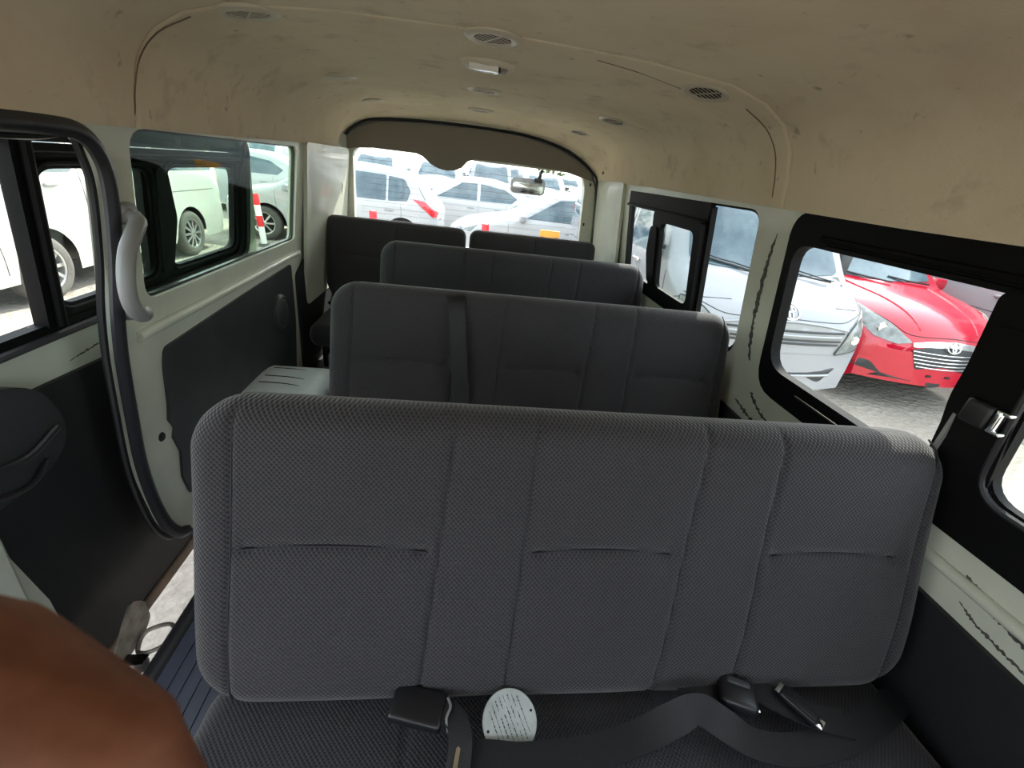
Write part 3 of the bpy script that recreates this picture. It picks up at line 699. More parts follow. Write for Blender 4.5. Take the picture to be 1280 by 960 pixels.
def bench(name, y_face, label):
    r = empty(name, (0, y_face, ZF)); tag(r, label, 'bench seat', 'three-seat benches in rows')
    # backrest origin at the bottom centre-line of the slab
    oy, oz = .055, .515 - ZF
    bk = build('backrest', slab(X0, X1, BH, BT, .085, .10, .05, vseams, hseams, lumbar=.008), M['fabric'], r, smooth=60, recalc=True)
    bk.location = (0, oy, oz); bk.rotation_euler = (PI / 2 - RAKE, 0, 0)
    def fz(u, v):
        d = min(v, BH - v, u - X0, X1 - u); k = min(1, max(0, d) / .05); return BT / 2 * math.sqrt(max(0, 1 - (1 - k) ** 2)) + .008 * math.exp(-((v / BH - .30) / .22) ** 2) * k
    for xb, xt in vseams:
        P = [(lerp(xb, xt, v / BH), v, fz(lerp(xb, xt, v / BH), v) - .0078) for v in [.02 + (BH - .03) * i / 30 for i in range(31)]]
        build('seam', seam_tube(P), M['piping'], bk)
    for xa, xb_, yy in hseams:
        m_ = (xa + xb_) / 2; P = []
        for i in range(17):
            u = lerp(xa + .01, xb_ - .01, i / 16); v = yy + .010 * (1 - ((u - m_) / ((xb_ - xa) / 2)) ** 2) - .006; P.append((u, v, fz(u, v) - .0105))
        build('seam', seam_tube(P, .0014), M['piping'], bk)
    cu = build('seat_cushion', slab(X0, X1, .49, .15, .06, .06, .05, [(-.045, -.045), (.11, .11), (.40, .40), (.54, .54)], [(.112, .398, .28), (-.33, -.05, .28), (.545, .85, .28)], 200, 50), M['fabric2'], r, smooth=60)
    cu.location = (0, -.40, .470 - ZF); cu.rotation_euler = (math.radians(-3), 0, 0)
    for x in (X0 + .1, X1 - .1):
        bm = bmesh.new(); tube(bm, [(x, .05, .14), (x, .075, .30), (x, .15, .58)], .012, 8); build('back_frame', bm, M['steel'], r)
    bm = bmesh.new(); box(bm, (.26, -.16, .135), (1.20, .38, .03), .006); build('seat_frame', bm, M['black'], r)
    for x in (X0 + .12, X1 - .12):
        for y in (-.32, .02):
            bm = bmesh.new(); tube(bm, [(x, y, .005), (x, y, .13)], .014, 10); box(bm, (x, y, .006), (.05, .06, .008), .002); build('leg', bm, M['black'], r)
    return r
def bench_copy(src, y, label):
    c = copy_tree(src); c.location.y = y; c['label'] = label; return c
b1 = bench('bench_seat', .422, 'nearest grey three-seat bench with belt straps lying on its cushion')
b2 = bench_copy(b1, 1.157, 'second grey bench from the front, with a dark belt hanging down its back')
b3 = bench_copy(b1, 1.975, 'third grey bench, between the belt-draped bench and the rear pair of seats')
# rear pair
RH = .52
def rear_seat(x0, x1, y, label, wst):
    r = empty('rear_bench_seat', (0, y, ZF)); tag(r, label, 'bench seat', 'pair of folding seats at the tailgate')
    mid = (x0 + x1) / 2
    bk = build('backrest', slab(x0, x1, RH, .11, .05, .03, .04, [(mid, mid)], [(x0 + .04, mid - .02, .30), (mid + .02, x1 - .04, .30)], 120, 60, waist=wst), M['fabric'], r, smooth=60)
    bk.location = (0, .05, .53 - ZF); bk.rotation_euler = (PI / 2 - math.radians(14), 0, 0)
    cu = build('seat_cushion', slab(x0 + .02, x1, .46, .12, .05, .05, .04, [(mid, mid)], [], 90, 30), M['fabric2'], r, smooth=60)
    cu.location = (0, -.38, .49 - ZF)
    bm = bmesh.new(); box(bm, (mid, -.13, .10), (x1 - x0 - .12, .34, .14), .02); build('seat_base', bm, M['trimblack'], r)
    return r
rear_seat(-.80, .002, 2.57, 'rear grey two-seat bench in the left corner by the tailgate, on the aisle side', .03)
rear_seat(.022, .80, 2.57, 'rear grey two-seat bench in the corner by the tailgate, under the outside mirror', .0)

# ---------------- helpers to sit things on the front bench
def strap(P, w_, th=.0018, ups=None):
    """flat webbing: P list of (point, width direction)"""
    bm = bmesh.new(); rings = []
    n = len(P)
    for i, (p, d) in enumerate(P):
        p = Vector(p); d = Vector(d).normalized(); t = (Vector(P[min(i + 1, n - 1)][0]) - Vector(P[max(i - 1, 0)][0])).normalized()
        d = (d - t * d.dot(t)).normalized(); nn = t.cross(d)
        rings.append([bm.verts.new(p + d * w_ / 2 * a + nn * th * b) for a, b in ((-1, -1), (1, -1), (1, 1), (-1, 1))])
    for A, B in zip(rings, rings[1:]):
        for j in range(4): bm.faces.new((A[j], A[(j + 1) % 4], B[(j + 1) % 4], B[j]))
    bm.faces.new(rings[0]); bm.faces.new(rings[-1][::-1])
    return bm
def dense(P, n=6):
    c = catmull([p for p, d in P], n); e = catmull([d for p, d in P], n); return list(zip(c, e))
CZ = .556    # top of the front cushion near the back
# belt draped over the second bench
def back_pt(yf, u, v, off=0):
    c, s = math.cos(RAKE), math.sin(RAKE)
    return Vector((u, yf + .055 + v * s - off * c, .515 + v * c + off * s))
P = [(back_pt(1.157, .035, .02, .080), (1, 0, 0)), (back_pt(1.157, .018, .18, .084), (1, 0, 0)), (back_pt(1.157, .0, .34, .078), (1, 0, 0)), (back_pt(1.157, -.012, .45, .072), (1, 0, 0)),
     (back_pt(1.157, -.015, .498, .055), (1, 0, 0)), (back_pt(1.157, -.016, .516, .02), (1, 0, 0)), (back_pt(1.157, -.016, .514, -.03), (1, 0, 0)), (back_pt(1.157, -.016, .46, -.075), (1, 0, 0)), (back_pt(1.157, -.016, .2, -.085), (1, 0, 0))]
tag(build('seat_belt', strap(dense(P), .050), M['belt'], smooth=30), 'dark belt strap hanging over the back of the second bench', 'seat belt')
# loose lap belt on the front bench: from the buckle side loop across the cushion, folded over, to the far end
up = Vector((0, 0, 1))
P = [((.035, .29, CZ + .004), (0, 1, .1)), ((.06, .336, CZ + .008), (.0, 1, 0)), ((.14, .332, CZ + .010), (0, 1, 0)), ((.24, .338, CZ + .008), (-.15, 1, 0)), ((.33, .356, CZ + .008), (-.3, 1, 0)),
     ((.395, .372, CZ + .026), (-.2, .8, .3)), ((.44, .382, CZ + .036), (.2, .6, .7)), ((.48, .368, CZ + .022), (.5, .6, .5)), ((.53, .340, CZ + .010), (.3, 1, .1)), ((.60, .330, CZ + .008), (.05, 1, 0)), ((.70, .342, CZ + .010), (-.1, 1, 0)), ((.80, .375, CZ + .006), (-.3, 1, 0)), ((.88, .41, CZ - .01), (-.4, 1, 0))]
lap = tag(build('lap_belt', strap(dense(P), .048), M['belt'], smooth=30), 'black lap belt strap lying twisted across the front bench cushion', 'seat belt')
bm = strap(dense([((.50, .455, CZ + .010), (.6, .8, 0)), ((.55, .44, CZ + .012), (.5, .9, 0)), ((.60, .405, CZ + .018), (.6, .8, 0)), ((.66, .375, CZ + .016), (.5, .9, 0)), ((.72, .36, CZ + .014), (.4, 1, 0))]), .046)
tag(build('belt_webbing', bm, M['belt'], smooth=30), 'black belt webbing lying under the metal-tipped belt tongue', 'seat belt')
# square black buckle on stalk at the left
bk_ = empty('seat_belt_buckle', (-.028, .405, CZ + .02), math.radians(-14)); tag(bk_, 'square black belt buckle lying left of the round label', 'belt buckle')
bm = bmesh.new(); box(bm, (0, 0, 0), (.088, .056, .022), .007); build('housing', bm, M['buckle'], bk_)
bm = bmesh.new(); box(bm, (-.041, 0, .001), (.006, .040, .014), .002); build('slot', bm, M['ventdark'], bk_)
bm = strap(dense([((.038, .0, .004), (0, 1, 0)), ((.060, -.006, .010), (.1, 1, 0)), ((.078, -.030, .004), (.6, .8, 0)), ((.084, -.075, -.010), (1, .2, 0)), ((.080, -.12, -.018), (1, 0, 0))]), .036, .003); build('stalk', bm, M['belt'], bk_)
bm = bmesh.new(); tube(bm, catmull([(.044, .018, .012), (.052, .004, .016), (.050, -.012, .014), (.058, -.028, .010)], 4), .0022, 6); build('stitched_loop', bm, M['plasticgrey'], bk_)
# small pale metal end fitting where the lap belt starts
bm = bmesh.new(); panel(rpoly([(-.004, -.05), (.004, -.05), (.010, .03), (.004, .034)], .002), [], lambda a, b, d: Vector((a + .1 * b, b, d + .3 * max(0, b))), .003, .05, bm)
tag(build('belt_anchor', bm, M['chrome'], loc=(.028, .315, CZ + .012)), 'thin bright metal edge of the belt fitting between buckle and label', 'belt fitting')
# squat black buckle
b2_ = empty('seat_belt_buckle', (.532, .408, CZ + .024), math.radians(-22)); tag(b2_, 'rounded black belt buckle standing beside the twisted strap', 'belt buckle')
bm = bmesh.new(); box(bm, (0, 0, 0), (.064, .056, .030), .010); build('housing', bm, M['buckle'], b2_)
bm = bmesh.new(); box(bm, (.0, .014, .013), (.040, .014, .010), .004); build('press_button', bm, M['trimdark'], b2_)
bm = bmesh.new(); box(bm, (.030, -.018, .002), (.010, .008, .008), .002); build('tongue_edge', bm, M['chrome'], b2_)
bm = strap(dense([((-.025, 0, -.008), (0, 1, 0)), ((-.06, .0, -.012), (0, 1, 0)), ((-.10, -.012, -.018), (0, 1, 0))]), .034, .003); build('stalk', bm, M['belt'], b2_)
# ribbed tongue with bright ends
b3_ = empty('seat_belt_tongue', (.635, .385, CZ + .030), math.radians(-58)); tag(b3_, 'ribbed black belt tongue with bright metal end, right of the rounded buckle', 'belt tongue')
bm = bmesh.new(); box(bm, (0, 0, 0), (.062, .026, .012), .004)
for i in range(4): box(bm, (0, -.009 + i * .006, .0065), (.056, .0018, .003), .0005)
build('grip', bm, M['buckle'], b3_)
bm = bmesh.new(); box(bm, (.034, 0, -.001), (.014, .020, .005), .0015); build('metal_tongue', bm, M['chrome'], b3_)
bm = bmesh.new(); box(bm, (-.033, 0, .001), (.010, .022, .005), .0015); build('metal_tip', bm, M['steel'], b3_)
# round label with printed lines
lb = empty('round_label', (.121, .385, CZ + .012)); tag(lb, 'round pale printed label lying on the front bench behind the lap belt', 'label')
bm = bmesh.new(); lathe(bm, [(0, .0015), (.044, .0015), (.045, 0), (.044, -.0015), (0, -.0015)], 48); dsk = build('card', bm, M['tag'], lb)
lb.rotation_euler = (math.radians(20), 0, 0)
def text(s, size, loc, rz, parent, m, ext=.0003, name='lettering', rot=None, al='LEFT'):
    cu = bpy.data.curves.new(name, 'FONT'); cu.body = s; cu.size = size; cu.extrude = ext; cu.align_x = al
    o = bpy.data.objects.new(name, cu); col.objects.link(o)
    dg = bpy.context.evaluated_depsgraph_get(); me = bpy.data.meshes.new_from_object(o.evaluated_get(dg)); bpy.data.objects.remove(o)
    me.materials.clear(); me.materials.append(m)
    o = bpy.data.objects.new(name, me); col.objects.link(o); o.parent = parent; o.location = loc; o.rotation_euler = rot or (0, 0, rz); return o
# the print on it is too small and worn to read in the photo: rows of short strokes
bm = bmesh.new()
rz = math.radians(-68); ca, sa = math.cos(rz), math.sin(rz)
for r_ in range(8):
    yy = -.026 + r_ * .0072; half = math.sqrt(max(0, .036 ** 2 - yy ** 2)); x = -half
    while x < half:
        L = random.uniform(.002, .007)
        if random.random() < .82: box(bm, ((x + L / 2) * ca - yy * sa, (x + L / 2) * sa + yy * ca, .0017), (L, random.choice((.0008, .0018)), .0006), rot=Matrix.Rotation(rz + random.uniform(-.15, .15), 3, 'Z'))
        x += L + .0012
build('print', bm, M['ink'], lb)
for a in (200, 20):
    bm = bmesh.new(); lathe(bm, [(0, .0024), (.0022, .002), (.0022, .001)], 10, Matrix.Translation((.038 * math.cos(math.radians(a)), .038 * math.sin(math.radians(a)), 0))); build('rivet', bm, M['ventdark'], lb)

# ================================================================== photographer's hand, close to the lens
def cw(x, y, d):
    """a place given as sideways / upward / forward metres from where the photographer's eye is"""
    return Vector((0, 0, 1.37)) + _X * x + _U * y - _B * d
# fist seen from above: wrist, palm, four curled fingers and thumb fused into one skin
def capsule(bm, a, b, ra, rb):
    a = Vector(a); b = Vector(b); n = 8
    for i in range(n + 1):
        t = i / n; r = lerp(ra, rb, t); bmesh.ops.create_icosphere(bm, subdivisions=2, radius=r, matrix=Matrix.Translation(a.lerp(b, t)))
bm = bmesh.new()
segs = [((-.30, -.050, .06), (-.200, -.066, .10), .036, .028), ((-.200, -.066, .10), (-.154, -.0860, .12), .028, .0250), ((-.154, -.0860, .120), (-.112, -.1035, .122), .0250, .0165),
        ((-.160, -.100, .125), (-.134, -.122, .140), .024, .016), ((-.165, -.112, .128), (-.150, -.138, .156), .024, .016), ((-.172, -.120, .125), (-.166, -.152, .170), .022, .015)]
for (a, dx) in (((-.1110, -.1030, .122), 0), ((-.131, -.121, .140), 0), ((-.150, -.138, .156), .001), ((-.167, -.153, .170), .002)):
    k = 1 if dx < .002 else .86
    b = (a[0] + .0125, a[1] - .028 * k, a[2] + .006); c = (b[0] - .012, b[1] - .020 * k, b[2] + .003); d = (c[0] - .020 * k, c[1] + .001, c[2] - .004)
    segs += [(a, b, .0150 * k ** .5, .0118 * k), (b, c, .0112 * k, .0100 * k), (c, d, .0100 * k, .0086 * k)]
segs += [((-.172, -.118, .105), (-.150, -.150, .100), .019, .014), ((-.150, -.150, .100), (-.128, -.168, .106), .0125, .0105)]
for a, b, ra, rb in segs: capsule(bm, cw(*a), cw(*b), ra, rb)
tmp = build('hand', bm, M['skin'], recalc=False)
rmh = tmp.modifiers.new('r', 'REMESH'); rmh.mode = 'VOXEL'; rmh.voxel_size = .0022; rmh.use_smooth_shade = True
smh = tmp.modifiers.new('s', 'SMOOTH'); smh.iterations = 5; smh.factor = .6
dg = bpy.context.evaluated_depsgraph_get(); me2 = bpy.data.meshes.new_from_object(tmp.evaluated_get(dg)); bpy.data.objects.remove(tmp)
me2.materials.clear(); me2.materials.append(M['skin'])
for p in me2.polygons: p.use_smooth = True
hand = bpy.data.objects.new('hand', me2); col.objects.link(hand)
tag(hand, 'brown out-of-focus hand of the photographer in the lower corner', 'person')

# ================================================================== vehicles
GZ = -.35
SPEC = {
 'van': dict(L=4.70, W=1.70, H=1.98, top=[(0, .80), (.03, .90), (.12, 1.0), (.40, 1.17), (.55, 1.27), (1.02, 1.84), (1.2, 1.94), (1.6, 1.98), (4.25, 1.98), (4.55, 1.93), (4.66, 1.78), (4.70, 1.5)], bot=.24, ax=(1.0, 3.57), wr=.325, belt=1.12, tf=.13, bow=.16, rbow=.05, f0=.9),
 'hatch': dict(L=4.20, W=1.70, H=1.53, top=[(0, .60), (.06, .72), (.35, .86), (.95, .99), (1.2, 1.10), (1.85, 1.46), (2.3, 1.53), (3.2, 1.49), (3.62, 1.40), (3.95, 1.08), (4.12, .98), (4.20, .82)], bot=.2, ax=(.85, 3.45), wr=.31, belt=.93, tf=.24, bow=.22, rbow=.12, f0=.82),
 'sedan': dict(L=4.50, W=1.74, H=1.46, top=[(0, .58), (.06, .68), (.4, .82), (1.05, .95), (1.3, 1.06), (1.95, 1.40), (2.4, 1.46), (2.95, 1.44), (3.4, 1.32), (3.85, 1.09), (4.35, 1.04), (4.46, .95), (4.50, .8)], bot=.2, ax=(.88, 3.52), wr=.31, belt=.92, tf=.26, bow=.25, rbow=.12, f0=.82),
 'mpv': dict(L=4.15, W=1.66, H=1.69, top=[(0, .62), (.04, .74), (.16, .86), (.5, .98), (1.0, 1.07), (1.15, 1.15), (1.7, 1.56), (2.0, 1.65), (2.5, 1.69), (3.6, 1.66), (3.95, 1.50), (4.10, 1.1), (4.15, .9)], bot=.2, ax=(.78, 3.4), wr=.315, belt=1.02, tf=.17, bow=.26, rbow=.08, f0=.88),
 'suv': dict(L=4.7, W=1.85, H=1.80, top=[(0, .78), (.04, .90), (.2, 1.02), (1.1, 1.14), (1.3, 1.22), (1.85, 1.66), (2.2, 1.78), (2.8, 1.80), (4.2, 1.76), (4.5, 1.55), (4.66, 1.2), (4.7, 1.0)], bot=.26, ax=(.9, 3.6), wr=.37, belt=1.15, tf=.18, bow=.22, rbow=.08, f0=.9),
}
class Body:
    def __init__(s, kind, fine=1.0):
        S = s.S = SPEC[kind]; L, W = S['L'], S['W']
        pts = catmull([(a, b, 0) for a, b in S['top']], 6); TP = [(p.x, p.y) for p in pts]
        for i in range(1, len(TP)): TP[i] = (max(TP[i][0], TP[i - 1][0] + 1e-4), TP[i][1])
        s.TP = TP
        step = .07 / fine
        xs = {0, .015, .04, .08, .13, .2, L, L - .02, L - .06, L - .12}
        x = .2
        while x < L - .12: xs.add(round(x, 4)); x += step
        ar = S['wr'] + .06; s.ar = ar
        for a in S['ax']:
            for k in range(-8, 9): xs.add(round(a + ar * math.sin(k / 8 * PI / 2), 4))
        xs = sorted(xs); s.xs = [xs[0]]
        for x in xs[1:]:
            if x - s.xs[-1] > .008: s.xs.append(x)
        bm = bmesh.new(); n1 = 12; rows = []
        for x in s.xs:
            zt = pl(x, TP); zb = S['bot'] + .10 * max(0, 1 - x / .25) ** 2 + .12 * max(0, 1 - (L - x) / .35) ** 2
            for a in S['ax']:
                if abs(x - a) < ar: zb = max(zb, S['wr'] + math.sqrt(ar * ar - (x - a) ** 2))
            plan = S['f0'] + (1 - S['f0']) * (1 - max(0, 1 - x / .45) ** 2.2)
            plan *= .90 + .10 * (1 - max(0, 1 - (L - x) / .4) ** 2.2)
            rc = min(.11, (zt - zb) * .4)
            def hw(z):
                k = W / 2 * plan
                if z < .55: k *= .965 + .035 * sm((z - .2) / .35)
                if z > S['belt']: k *= 1 - S['tf'] * (z - S['belt']) / (S['H'] - S['belt'])
                return k
            half = [(hw(zb + (zt - rc - zb) * i / n1), zb + (zt - rc - zb) * i / n1) for i in range(n1 + 1)]
            w0 = half[-1][0]
            for k in range(1, 6):
                a = k / 5 * PI / 2; half.append((w0 - rc * (1 - math.cos(a)), zt - rc + rc * math.sin(a)))
            w1 = half[-1][0]; cr = .03 * sm(x / .3) * sm((L - x) / .3)
            for k in range(1, 6): half.append((w1 * (1 - k / 5), zt + cr * (1 - (1 - k / 5) ** 2)))
            loop = [(-y, z) for y, z in half] + [(y, z) for y, z in reversed(half[:-1])]
            rows.append([bm.verts.new((x + s.bow(x, y), y, z)) for y, z in loop])
        Ln = len(rows[0])
        for A, B in zip(rows, rows[1:]):
            for j in range(Ln - 1): bm.faces.new((A[j], A[j + 1], B[j + 1], B[j]))
        for row, x in ((rows[0], s.xs[0]), (rows[-1], s.xs[-1])):
            h = (Ln - 1) // 2; prev = None
            for i in range(h + 1):
                a, b = row[i], row[Ln - 1 - i]
                cur = [a]
                if a is not b:
                    for k in range(1, 10):
                        y = lerp(a.co.y, b.co.y, k / 10); cur.append(bm.verts.new((x + s.bow(x, y), y, a.co.z)))
                    cur.append(b)
                if prev and len(cur) == len(prev):
                    for k in range(10): bm.faces.new((prev[k], prev[k + 1], cur[k + 1], cur[k]))
                elif prev:
                    for k in range(10): bm.faces.new((prev[k], prev[k + 1], cur[0]))
                prev = cur
        bmesh.ops.remove_doubles(bm, verts=bm.verts, dist=1e-4)
        bmesh.ops.recalc_face_normals(bm, faces=bm.faces)
        s.bvh = BVHTree.FromBMesh(bm); s.bm = bm
    def bow(s, x, y):
        S = s.S; q = (y / (S['W'] / 2)) ** 2
        return S['bow'] * q * math.exp(-x / .8) - S['rbow'] * q * math.exp(-(S['L'] - x) / .5)
    def hit(s, view, a, b, off=0):
        L = s.S['L']
        o, d = {'F': ((-3, a, b), (1, 0, 0)), 'B': ((L + 3, a, b), (-1, 0, 0)), 'L': ((a, -4, b), (0, 1, 0)), 'R': ((a, 4, b), (0, -1, 0)), 'T': ((a, b, 5), (0, 0, -1))}[view]
        h, n, i, dist = s.bvh.ray_cast(Vector(o), Vector(d))
        if h is None:
            mid = {'F': (0, a, b), 'B': (L, a, b), 'L': (a, -s.S['W'] / 2, b), 'R': (a, s.S['W'] / 2, b), 'T': (a, b, 1)}[view]
            h, n, i, dist = s.bvh.find_nearest(Vector(mid))
        if n.dot(Vector(d)) > 0: n = -n
        return h + n * off
    def decal(s, name, m, parent, view, poly, off=.006, th=.014, res=.08, holes=()):
        # a fitted piece following the body's curve, its face 'off' proud of the panel
        bm = bmesh.new(); V, F = tri2d(poly, [h[::-1] for h in holes], res)
        A = {}; Bv = {}
        for i in {i for f in F for i in f}: A[i] = bm.verts.new(s.hit(view, *V[i], off)); Bv[i] = bm.verts.new(s.hit(view, *V[i], off - th))
        cnt = set()
        for f in F:
            bm.faces.new([A[i] for i in f]); bm.faces.new([Bv[i] for i in reversed(f)])
            for a, b in zip(f, (*f[1:], f[0])): cnt.add((a, b))
        for a, b in cnt:
            if (b, a) not in cnt: bm.faces.new((A[b], A[a], Bv[a], Bv[b]))
        return build(name, bm, m, parent)
    def line(s, name, m, parent, view, pts, r=.004, off=0, n=6, smooth_=True, closed=False, bm=None):
        own = bm is None; bm = bm or bmesh.new()
        pts = [(p.x, p.y) for p in catmull([(a, b, 0) for a, b in pts], n, closed)] if smooth_ else pts
        tube(bm, [s.hit(view, a, b, off) for a, b in pts], r, 6, closed=closed)
        return build(name, bm, m, parent) if own else bm
def mirrored(p): return [(-a, b) for a, b in p][::-1]
def wheel(parent, x, y, side, r, spokes=10, tw=.19):
    R = Matrix.Translation((x, y, r)) @ Matrix.Rotation(PI / 2 * (1 if side < 0 else -1), 4, 'X')
    bm = bmesh.new(); lathe(bm, [(r * .62, -tw / 2), (r * .66, tw * .50), (r * .80, tw * .53), (r * .93, tw * .46), (r * .99, tw * .33), (r, 0), (r * .99, -tw * .33), (r * .9, -tw / 2), (r * .62, -tw / 2)], 40, R)
    w_ = build('wheel', bm, M['tyre'], parent)
    bm = bmesh.new(); lathe(bm, [(0, tw * .10), (r * .58, tw * .10), (r * .60, tw * .44), (r * .655, tw * .47), (r * .665, tw * .40), (r * .665, -tw * .3)], 40, R)
    for k in range(spokes):
        a = 2 * PI * k / spokes
        RR = R @ Matrix.Rotation(a, 4, 'Z')
        g = bmesh.ops.create_cube(bm, size=1); bmesh.ops.transform(bm, matrix=RR @ Matrix.Translation((r * .36, 0, tw * .34)) @ Matrix.Rotation(.12, 4, 'Y') @ Matrix.Diagonal((r * .52, r * .10, tw * .16, 1)), verts=g['verts'])
    lathe(bm, [(r * .14, tw * .2), (r * .14, tw * .46), (r * .10, tw * .49), (0, tw * .49)], 20, R)
    build('rim', bm, M['rim'], w_)
    bm = bmesh.new(); lathe(bm, [(0, tw * .12), (r * .56, tw * .12), (r * .56, tw * .09), (0, tw * .09)], 24, R); build('spoke_gap_shade', bm, M['ventdark'], w_)  # solid dark disc painting the shade behind the spokes
    return w_
def shell(kind, name, label, cat, paint, loc, yaw, spokes=10, group=None, fine=1.0):
    B = Body(kind, fine); S = B.S
    root = empty(name, (loc[0], loc[1], GZ), math.radians(yaw)); tag(root, label, cat, group)
    b2 = B.bm.copy(); build('body', b2, M[paint], root, smooth=35)
    bm = bmesh.new(); box(bm, (S['L'] / 2, 0, .50), (S['L'] - .5, S['W'] - .50, .5), .05)
    box(bm, (S['L'] / 2, 0, .72), (S['L'] - 1.0, S['W'] - .16, .10), .02)
    build('underbody', bm, M['black'], root)
    for a in S['ax']:
        for sd_ in (-1, 1): wheel(root, a, sd_ * (S['W'] / 2 - .105), sd_, S['wr'], spokes)
    return B, root
def mirrors(B, root, x, z, m, s=(.10, .20, .15), tall=False):
    for sd_ in (-1, 1):
        y = sd_ * (B.S['W'] / 2 + .07)
        bm = bmesh.new(); box(bm, (x, y, z), s, min(s) * .35); tube(bm, [(x, sd_ * (B.S['W'] / 2 - .06), z - .02), (x, y, z - .01)], .02, 8)
        mi = build('door_mirror', bm, m, root)
        bm = bmesh.new(); box(bm, (x + s[0] / 2 - .003, y, z), (.008, s[1] * .8, s[2] * .8), .003); build('mirror_glass', bm, M['chrome'], mi)
def emblem(B, root, view, a, b, w_, h_, off=.012, r=.006):
    bm = bmesh.new()
    def ell(ca, cb, ra, rb): return [(ca + ra * math.cos(t * PI / 12), cb + rb * math.sin(t * PI / 12)) for t in range(24)]
    for (ca, cb, ra, rb) in ((a, b, w_ / 2, h_ / 2), (a, b + h_ * .14, w_ * .30, h_ * .17), (a, b + .0, w_ * .12, h_ * .44)):
        c = B.hit(view, a, b, off)
        tube(bm, [Vector((B.hit(view, p, q, off).x, p, q)) for p, q in ell(ca, cb, ra, rb)], r, 8, closed=True)
    return build('emblem', bm, M['chrome'], root)

# ---- white van with a van nose, parked nose towards us outside the sliding windows
def van_details(B, root, front=True, mir='mirror_grey'):
    S = B.S; G = M['carglass']
    B.decal('windshield', G, root, 'F', rpoly([(-.70, 1.23), (0, 1.19), (.70, 1.23), (.62, 1.84), (-.62, 1.84)], [.06, .3, .06, .08, .08]), .006, .014, .07)
    for v, sg in (('L', -1), ('R', 1)):
        B.decal('side_window', G, root, v, rpoly([(.76, 1.20), (1.62, 1.20), (1.62, 1.72), (1.12, 1.72)], [.05, .05, .05, .10]), .005)
        B.decal('side_window', G, root, v, rpoly([(1.76, 1.20), (2.95, 1.20), (2.95, 1.72), (1.76, 1.72)], .06), .005)
        B.decal('side_window', G, root, v, rpoly([(3.05, 1.20), (4.36, 1.20), (4.28, 1.72), (3.05, 1.72)], .07), .005)
        bm = bmesh.new()
        for P in ([(.60, .34), (.58, .8), (.62, 1.12)], [(1.69, .34), (1.70, 1.0), (1.68, 1.80)], [(3.0, .34), (3.0, 1.1), (3.0, 1.80)], [(.18, 1.02), (.4, .95), (.60, .90)]): B.line('', None, None, v, P, .004, 0, bm=bm)
        B.line('', None, None, v, [(1.7, .92), (3.0, .93), (4.5, .93)], .005, 0, bm=bm)
        build('panel_gap', bm, M['grille'], root)
        for x in (1.30, 1.88):
            h = B.hit(v, x, 1.09, .012); bm = bmesh.new(); box(bm, h, (.15, .03, .035), .012); build('door_handle', bm, M['chrome'] if front else M['plasticgrey'], root)
    bm = bmesh.new()
    B.line('', None, None, 'F', [(-.80, 1.02), (-.66, .965), (-.52, .925), (-.3, .925), (0, .935), (.3, .925), (.52, .925), (.66, .965), (.80, 1.02)], .004, 0, bm=bm)
    build('panel_gap', bm, M['grille'], root)
    for sg in (-1, 1):
        hp = rpoly([(.50, .66), (.72, .69), (.82, .85), (.82, 1.00), (.70, .955), (.58, .85)], .03); hp = hp if sg > 0 else mirrored(hp)
        h = B.decal('headlamp', M['headlight'], root, 'F', hp, .010, .02, .05)
        c = B.hit('F', sg * .67, .79, .014); bm = bmesh.new(); lathe(bm, [(0, .002), (.026, .002), (.034, .006), (.036, 0)], 20, Matrix.Translation(c) @ Matrix.Rotation(-PI / 2, 4, 'Y')); build('reflector', bm, M['chrome'], h)
        B.line('lamp_edge', M['grille'], h, 'F', hp, .005, .010, 1, False, True)
    B.decal('grille', M['plasticgrey'], root, 'F', rpoly([(-.52, .72), (.52, .72), (.58, .83), (.3, .89), (0, .90), (-.3, .89), (-.58, .83)], .02), .004, .012, .06)
    bm = bmesh.new()
    for z, hw_ in ((.75, .50), (.78, .51), (.845, .53)): B.line('', None, None, 'F', [(-hw_, z), (0, z + .004), (hw_, z)], .009, .006, bm=bm)
    build('grille_bar', bm, M['grille'], root)
    bm = bmesh.new(); B.line('', None, None, 'F', [(-.56, .865), (-.3, .90), (0, .915), (.3, .90), (.56, .865)], .010, .008, bm=bm); B.line('', None, None, 'F', [(-.50, .812), (0, .816), (.50, .812)], .012, .006, bm=bm); build('grille_trim', bm, M['silver'], root)
    emblem(B, root, 'F', 0, .985, .16, .11)
    B.decal('bumper_intake', M['grille'], root, 'F', rpoly([(-.48, .42), (.48, .42), (.60, .54), (-.60, .54)], .02), .004, .012, .08)
    bm = bmesh.new(); B.line('', None, None, 'F', [(-.54, .48), (0, .48), (.54, .48)], .011, .008, bm=bm); build('intake_bar', bm, M['silver'], root)
    bm = bmesh.new(); B.line('', None, None, 'F', [(-.82, .64), (-.50, .665), (0, .67), (.50, .665), (.82, .64)], .005, 0, bm=bm); B.line('', None, None, 'F', [(-.55, .30), (0, .285), (.55, .30)], .006, 0, bm=bm); build('bumper_gap', bm, M['plasticgrey'], root)
    for a, b, c, d in ((-.52, 1.17, -.02, 1.235), (.02, 1.17, .54, 1.25)):
        bm = bmesh.new(); B.line('', None, None, 'F', [(a, b), ((a + c) / 2, (b + d) / 2 - .005), (c, d)], .009, .02, bm=bm); B.line('', None, None, 'F', [(a - .02, b), (a + .1, b + .012), (c + .1, d + .03)], .006, .035, bm=bm); build('wiper', bm, M['black'], root)
    B.decal('cowl', M['grille'], root, 'F', [(-.68, 1.155), (0, 1.125), (.68, 1.155), (.70, 1.215), (0, 1.175), (-.70, 1.215)], .003, .01, .08)
    mirrors(B, root, .80, 1.30, M['trimdark'], (.08, .12, .22))
